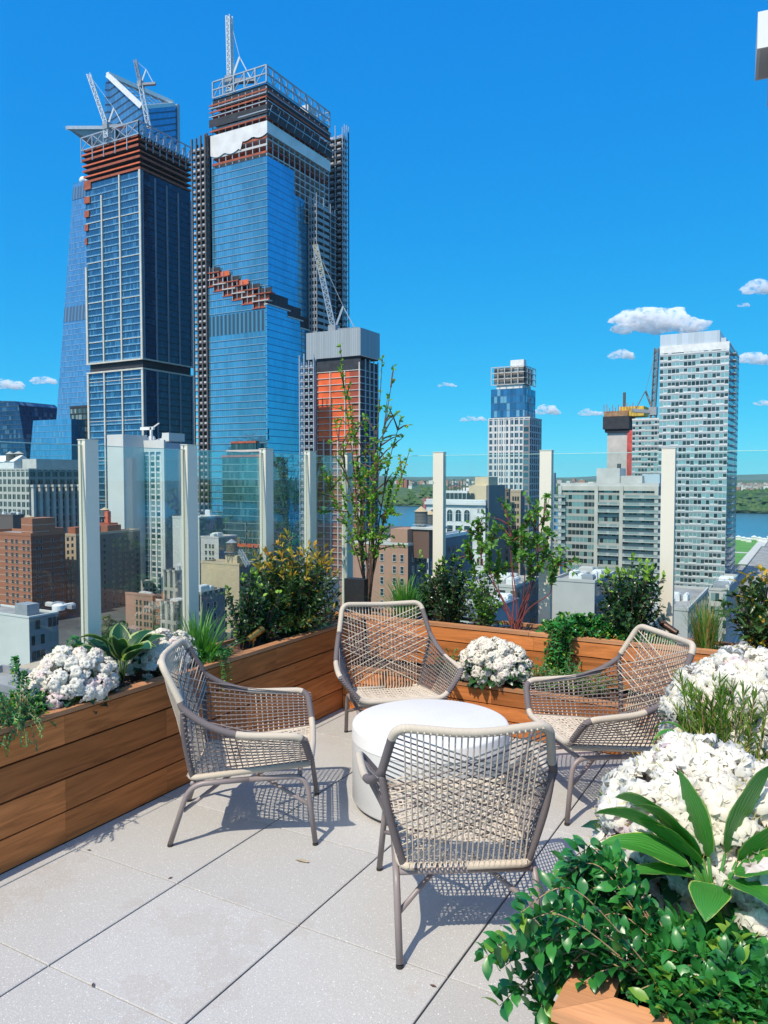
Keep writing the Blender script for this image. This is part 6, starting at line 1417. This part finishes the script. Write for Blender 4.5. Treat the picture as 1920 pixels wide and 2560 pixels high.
def lv(n, L, w, el=(.5, 1.2), dr=(.6, 1.6), az=(0, 2*PI), seed=0):
    g = random.Random(seed); return [(az[0]+(az[1]-az[0])*(k+g.uniform(0, .7))/n, g.uniform(*el), L*g.uniform(.75, 1.1), w*g.uniform(.8, 1.1), g.uniform(*dr), g.uniform(-.35, .35)) for k in range(n)]
p = at_px(305, 1690, x=-.88); hosta('hosta with broad cream-edged leaves between two white blossom domes', (p.x, p.y, .66), lv(14, .26, .12, (.7, 1.35), (.3, 1.5), seed=3), M_ho2)
hp = onz(1790, 2130, .80)
hosta('large hosta with yellow-edged leaves over the white blossom in the right foreground', (hp.x-.0, hp.y-.02, .735),
      [(PI*.99, .75, .25, .115, .9, .7), (PI*1.06, .55, .22, .10, .8, -.1), (PI*.90, .85, .24, .12, .9, .8), (PI*1.15, .35, .18, .095, .7, .2), (PI*.78, 1.2, .20, .13, .3, 1.3), (PI*.30, 1.1, .25, .16, .4, -1.2), (PI*.12, .85, .26, .14, .7, -.8), (PI*1.75, .6, .20, .11, 1.0, 0), (PI*1.5, .4, .14, .09, 1.0, 0), (PI*.95, 1.05, .20, .12, 1.0, .6), (PI*1.9, .8, .22, .12, 1.0, .2), (PI*1.02, .95, .17, .10, .8, .5)], M_ho)
p = at_px(1745, 1850, z=.66); hosta('bowed strap leaves at the edge of the right-hand white blossom', (p.x, p.y, .60), [(PI*.95, 1.1, .2, .045, 1.9, .2), (PI*.7, 1.2, .22, .04, 1.2, 0), (PI*1.2, 1.0, .2, .04, 1.7, 0), (PI*.4, 1.2, .18, .04, 1, 0), (PI*1.6, 1.1, .15, .035, 1, 0)], M_ho)

# ---- grasses
def grass(label, c, n, L, w, mats, spread=.35, group='grass tufts', tanf=0, name='grass_clump', rad=.05, up=.9):
    t = thing(name, label, 'ornamental grass', tuple(c), group=group); m = MB()
    for k in range(n):
        a = rng.uniform(0, 2*PI); l = L*rng.uniform(.55, 1.1); p = Vector((math.cos(a)*rng.uniform(0, rad), math.sin(a)*rng.uniform(0, rad), 0)); e = PI/2-abs(rng.normal(0, spread)); h = Vector((math.cos(a), math.sin(a), 0)); sd = Vector((-math.sin(a), math.cos(a), 0)); mi = 1 if rng.uniform() < tanf else 0; rows = []
        bend = rng.uniform(.2, 1.3)*(.6 if mi else 1)
        for i in range(6):
            s = i/5; ww = w*(1-s**1.5)*.5+.0003; rows.append((p-sd*ww, p+sd*ww)); p = p+(h*math.cos(e)+Vector((0, 0, math.sin(e))))*l/5; e -= bend*s*.55
        for i in range(5): m.quad(rows[i][0], rows[i][1], rows[i+1][1], rows[i+1][0], mi)
    m.build('blades', mats, t); return t
p = at_px(497, 1640, x=-.86); grass('bright green grass tuft on the left planter behind the left chair', (p.x, p.y, .58), 170, .34, .013, [M_grass, M_tang], .42, rad=.08)
p = at_px(1015, 1540, y=3.46); grass('green strappy tuft right behind the centre chair', (p.x, p.y, .58), 150, .38, .014, [M_grass, M_tang], .4, rad=.08)
p = at_px(1765, 1625, y=3.48); grass('fountain grass with tan flower heads left of the far right shrub', (p.x, p.y, .58), 260, .36, .005, [M_grass, M_tang], .28, tanf=.3, rad=.08)
# fine feathery foliage in the right planter
def feathery(label, c, n, L, group='feathery green plants'):
    t = thing('feathery_plant', label, 'plant', tuple(c), group=group); P = []; D = []; paths = []
    for k in range(n):
        a = rng.uniform(0, 2*PI); r_ = rng.uniform(.0, .16); l = L*rng.uniform(.6, 1.05); b = Vector((math.cos(a)*r_, math.sin(a)*r_, -.05)); lean = Vector((math.cos(a)*rng.uniform(.05, .35), math.sin(a)*rng.uniform(.05, .3), 1)).normalized(); tip = b+lean*l+Vector((0, 0, -.02)); pts = catmull([b, b.lerp(tip, .5)+Vector((0, 0, .015)), tip], 4); paths.append(pts)
        nn = int(l/.009)
        for i in range(nn):
            f = .15+.85*i/nn; j = f*(len(pts)-1); q = int(min(j, len(pts)-2)); p = pts[q].lerp(pts[q+1], j-q); dr = (pts[q+1]-pts[q]).normalized(); P.append(p); D.append((dr*1.1+Vector(unit(1)[0])*.75).normalized())
    inst('foliage', [(0, -.04, 0), (0, .04, 0), (.6, .05, .02), (1, 0, 0), (.6, -.05, .02)], [(0, 1, 2, 4), (4, 2, 3)], P, frames(D, None, .055), [leaf_mat('feather_leaf', (.07, .17, .02), (.22, .33, .05), .5, .3, .3, 6)], None, t); stems_mesh(paths, .0022, .5, 4).build('stem', M_tanst, t)
p = at_px(1830, 1870, z=.66); feathery('fine leaved feathery green plant between the two right-hand white bushes', (p.x, p.y, .62), 60, .34)

# ---- trailing and mounding groundcover
def ground(label, c, rx, ry, rz, n, leaf, mats, newf, spill=(), name='groundcover', group='leafy groundcover', lw=.31, stemm=None, clear=0.0, up=.5):
    t = thing(name, label, 'groundcover', tuple(c), group=group); P = []; D = []; mi = []; paths = []
    for k in range(n):
        a = rng.uniform(0, 2*PI); rr = math.sqrt(rng.uniform()); b = Vector((math.cos(a)*rr*rx*.5, math.sin(a)*rr*ry*.5, 0)); hz_ = rz*math.sqrt(max(0.02, 1-rr*rr))*rng.uniform(.5, 1.1); tip = Vector((math.cos(a)*rr*rx+rng.normal(0, .01), math.sin(a)*rr*ry+rng.normal(0, .01), max(hz_, .02))); pts = catmull([b, b.lerp(tip, .5)+Vector((0, 0, .03)), tip], 4); paths.append(pts)
    for tipc, zd, cnt in spill:
        for k in range(cnt):
            tip = Vector(tipc)-Vector(c)+Vector(rng.normal(0, .03, 3)); b = Vector((tip.x*.35, tip.y*.35, rz*.3)); mid = Vector((tip.x*.75, tip.y*.75, max(tip.z, 0)+.05+rng.uniform(-.01, .03))); paths.append(catmull([b, mid, tip], 7))
    for pts in paths:
        L = sum((pts[i+1]-pts[i]).length for i in range(len(pts)-1)); nn = max(2, int(L/(leaf*.52)))
        for i in range(nn+1):
            f = .12+.88*i/nn; j = f*(len(pts)-1); q = int(min(j, len(pts)-2)); p = pts[q].lerp(pts[q+1], j-q); dr = (pts[q+1]-pts[q]).normalized(); o = dr.orthogonal().normalized(); o = Matrix.Rotation(rng.uniform(0, PI), 3, dr) @ o
            for s_ in (1, -1): P.append(p); D.append((o*s_+dr*.5+Vector((0, 0, up))*rng.uniform(0, 1)).normalized()); mi.append(1 if (f > .85 and rng.uniform() < newf*2.5) or rng.uniform() < newf*.25 else 0)
    P = np.array(P); D = np.array(D)
    inst('foliage', LEAF_V, LEAF_F, P, frames(D, D*0+V(0, 0, 1)+rng.normal(0, .4, P.shape), leaf*rng.uniform(.7, 1.15, len(P)), leaf*lw*2*rng.uniform(.75, 1.05, len(P))), list(mats), mi, t, True); stems_mesh(paths, max(.0009, leaf*.035), .6, 4).build('stem', stemm or M_tanst, t); return t
gc_ = onz(1640, 2400, .66); gx, gy = gc_.x, gc_.y
sp = [(tuple(onx(u, v, FX-.02-o)), 0, c_) for u, v, o, c_ in ((1240, 2400, .10, 3), (1310, 2370, .06, 4), (1420, 2300, .04, 7), (1290, 2480, .08, 4), (1350, 2440, .04, 6), (1430, 2210, .02, 6), (1345, 2540, .06, 3), (1450, 2250, .0, 6))]
ground('mound of glossy dark green periwinkle spilling over the near planter corner', (gx+.15, gy+.05, .60), .235, .20, .10, 300, .045, (M_vinca, M_vincan), .10, sp, lw=.27)
p = onz(1840, 2480, .62); ground('glossy groundcover at the bottom right corner of the photo', (p.x+.02, p.y, .59), .22, .20, .06, 120, .045, (M_vinca, M_vincan), .10, lw=.27)
p = at_px(75, 1770, x=-.82); ground('small-leaved green groundcover beneath the left pink-white blossom', (p.x-.02, p.y, .59), .13, .26, .10, 170, .020, (M_vinca, M_vincan), .2, [(tuple(onx(40, 1690, -.85)), 0, 5), (tuple(onx(195, 1650, -.95)), 0, 4)])
p = at_px(520, 1660, x=-.80); ground('small-leaved plant below the grass tuft, trailing behind the left chair', (p.x-.02, p.y, .59), .12, .20, .10, 130, .018, (M_vinca, M_vincan), .2, [(tuple(onx(560, 1700, -.68)), 0, 8)])
p = at_px(1450, 1560, y=3.45); ground('leafy periwinkle mass in the rear planter, trailing down beside the flowers', (p.x, p.y-.02, .60), .28, .13, .15, 170, .034, (M_vinca, M_vincan), .12, [((p.x-.10, 3.26, .50), 0, 18), ((p.x-.06, 3.25, .38), 0, 16), ((p.x-.14, 3.26, .40), 0, 10), ((p.x-.02, 3.22, .62), 0, 10)])
p = at_px(1600, 1560, y=3.45); ground('low leafy groundcover at the foot of the glossy holly', (p.x, p.y, .59), .22, .12, .08, 90, .03, (M_vinca, M_pier_o), .1)
def juniper(label, c, ends, n, group='junipers', r=.09):
    t = thing('juniper', label, 'juniper', tuple(c), group=group); P = []; D = []; paths = []
    for k in range(n):
        e = Vector(ends[k % len(ends)])-Vector(c)+Vector(rng.normal(0, r*.5, 3))*Vector((1, 1, .5)) if False else Vector([a-b+g for a, b, g in zip(ends[k % len(ends)], c, rng.normal(0, r*.5, 3))]); b = Vector(rng.normal(0, r*.35, 3)); b.z = abs(b.z)*.3; mid = b.lerp(e, .55)+Vector((0, 0, .035)); pts = catmull([b, mid, e], 6); paths.append(pts)
        L = sum((pts[i+1]-pts[i]).length for i in range(len(pts)-1)); nn = int(L/.004)
        for i in range(nn):
            f = i/nn; j = f*(len(pts)-1); q = int(min(j, len(pts)-2)); p = pts[q].lerp(pts[q+1], j-q); dr = (pts[q+1]-pts[q]).normalized(); P.append(p); D.append((dr*.9+Vector(unit(1)[0])).normalized())
    inst('foliage', [(0, -.2, 0), (0, .2, 0), (1, 0, 0)], [(0, 1, 2)], P, frames(D, None, .017), [M_jun, M_hollyn], rng.integers(0, 8, len(P))//7, t); stems_mesh(paths, .0022, .4, 4).build('stem', M_tanst, t)
p = at_px(45, 1800, x=-.74); juniper('blue-green juniper trailing over the left planter edge', (p.x, p.y, .61), [tuple(onx(20, 1790, -.69)), tuple(onx(35, 1868, -.66)), tuple(onx(110, 1835, -.67)), tuple(onx(60, 1740, -.8)), tuple(onx(0, 1750, -.75)), tuple(onx(90, 1780, -.72)), tuple(onx(5, 1840, -.67)), tuple(onx(-60, 1800, -.7))], 80)
for u, lb, w_ in ((1120, 'small dark juniper left of the white blossom in the step planter', .10), (1420, 'low juniper mat in the step planter behind the right chair', .16), (1490, 'second juniper mat in the step planter, farther right', .16), (1360, 'low juniper sprigs just right of the step planter blossom', .1)):
    p = at_px(u, 1715, y=3.16); c = (p.x, p.y, .31); juniper(lb, c, [(c[0]+a, c[1]+b_, c[2]+.05+.05*random.random()) for a, b_ in ((w_, 0), (-w_, .03), (w_*.6, -.09), (-w_*.5, -.1), (0, .1), (0, -.05))], 46)

# ---- spotlights, black box, fallen leaf, eave
M_brass = plain('aged_brass', (.40, .25, .07), .35, .85, .15, 20, .05); M_black = plain('black_vinyl', (.02, .021, .023), .55, 0, .2, 30, .3); M_bronze = plain('dark_bronze', (.07, .04, .03), .4, .6)
def spot(label, c, az, mat):
    t = thing('garden_spotlight', label, 'spotlight', tuple(c), az, 'garden spotlights in the planters')
    MB().tube([(-.035, 0, .035), (.05, 0, .075)], [.020, .022], 16).tube([(.05, 0, .075), (.075, 0, .087)], [.024, .020], 16).build('housing', mat, t, False)
    MB().tube([(0, 0, -.06), (0, 0, .035)], .006, 8).box(-.012, .012, -.012, .012, .02, .045).build('stake', mat, t); MB().lathe([(0, .0), (.019, .0)], (0, 0, 0), 12).build('lens', M_wingl, t).location = (-.035, 0, .035)
p = at_px(633, 1603, x=-.80); spot('brass garden spotlight lying among the mulch beneath the green holly', (p.x, p.y, .625), R(75), M_brass)
p = at_px(1680, 1585, y=3.5); spot('dark bronze garden spotlight behind the right chair back', (p.x, p.y, .64), R(160), M_bronze)
p = at_px(893, 1510, y=3.44); t = thing('black_cover_box', 'black rounded box standing behind the slender tree stems', 'box', (p.x, p.y, .58)); m = MB(); o = m.box(-.09, .09, -.045, .045, 0, .30).build('cover', M_black, t); bv = o.modifiers.new('bevel', 'BEVEL'); bv.width = .02; bv.segments = 4
MB().box(-.093, .093, -.048, .048, -.01, .02).build('base', M_dark, t)
p = onz(755, 2152, .004); m = MB(); m.poly([(-.035, -.004, 0), (-.01, -.011, .004), (.03, -.003, .002), (.036, .004, .006), (.0, .010, .003)]); o = m.build('dead_leaf', plain('dry_leaf', (.40, .33, .22), .8)); o.location = p; tag(o, 'small curled beige leaf lying on the paving slab', 'leaf')
for k, (u, v) in enumerate(((222, 2125), (425, 2195), (232, 2463), (1083, 2465))): p = onz(u, v, .003); m = MB(); m.poly([(-.012, -.003, 0), (.0, -.005, .003), (.014, .001, .001), (.002, .005, .002)]); o = m.build('debris_scrap', M_soil); o.location = p; o.rotation_euler = (0, 0, k); tag(o, ['dark scrap by the foot of the left planter', 'dark scrap at a slab corner left of the left chair', 'tiny scrap on the nearest joint at bottom left', 'reddish scrap in the joint below the nearest chair'][k], 'scrap')
p = atd(1896, 30, 5.2); q = atd(1893, 122, 5.2); t = thing('roof_eave', 'white eave corner of the penthouse roof at the top right edge', 'roof', tuple(q))
h = p.z-q.z; o = MB().box(0, 2.2, 0, .45, 0, h).build('fascia', M_wht, t); t.rotation_euler = (0, 0, YAW-R(24))
m = MB(); m.poly([(.02, .02, -.002), (2.2, .02, -.002), (2.2, .43, -.002), (.02, .43, -.002)]); m.box(.08, 2.2, .06, .4, -.22, -.004); m.build('soffit', M_conc, t)

# ---- the air between here and the hills
t = NT('pale_haze'); vol = t.node('VolumePrincipled'); vol.inputs['Color'].default_value = (.80, .92, 1, 1); vol.inputs['Density'].default_value = 2.4e-5; vol.inputs['Anisotropy'].default_value = .2; t.l.new(vol.outputs[0], t.out.inputs['Volume'])
tag(MB().box(-12000, 12000, -400, 16500, GZ-24, 290).build('haze', t.mat), kind='stuff')
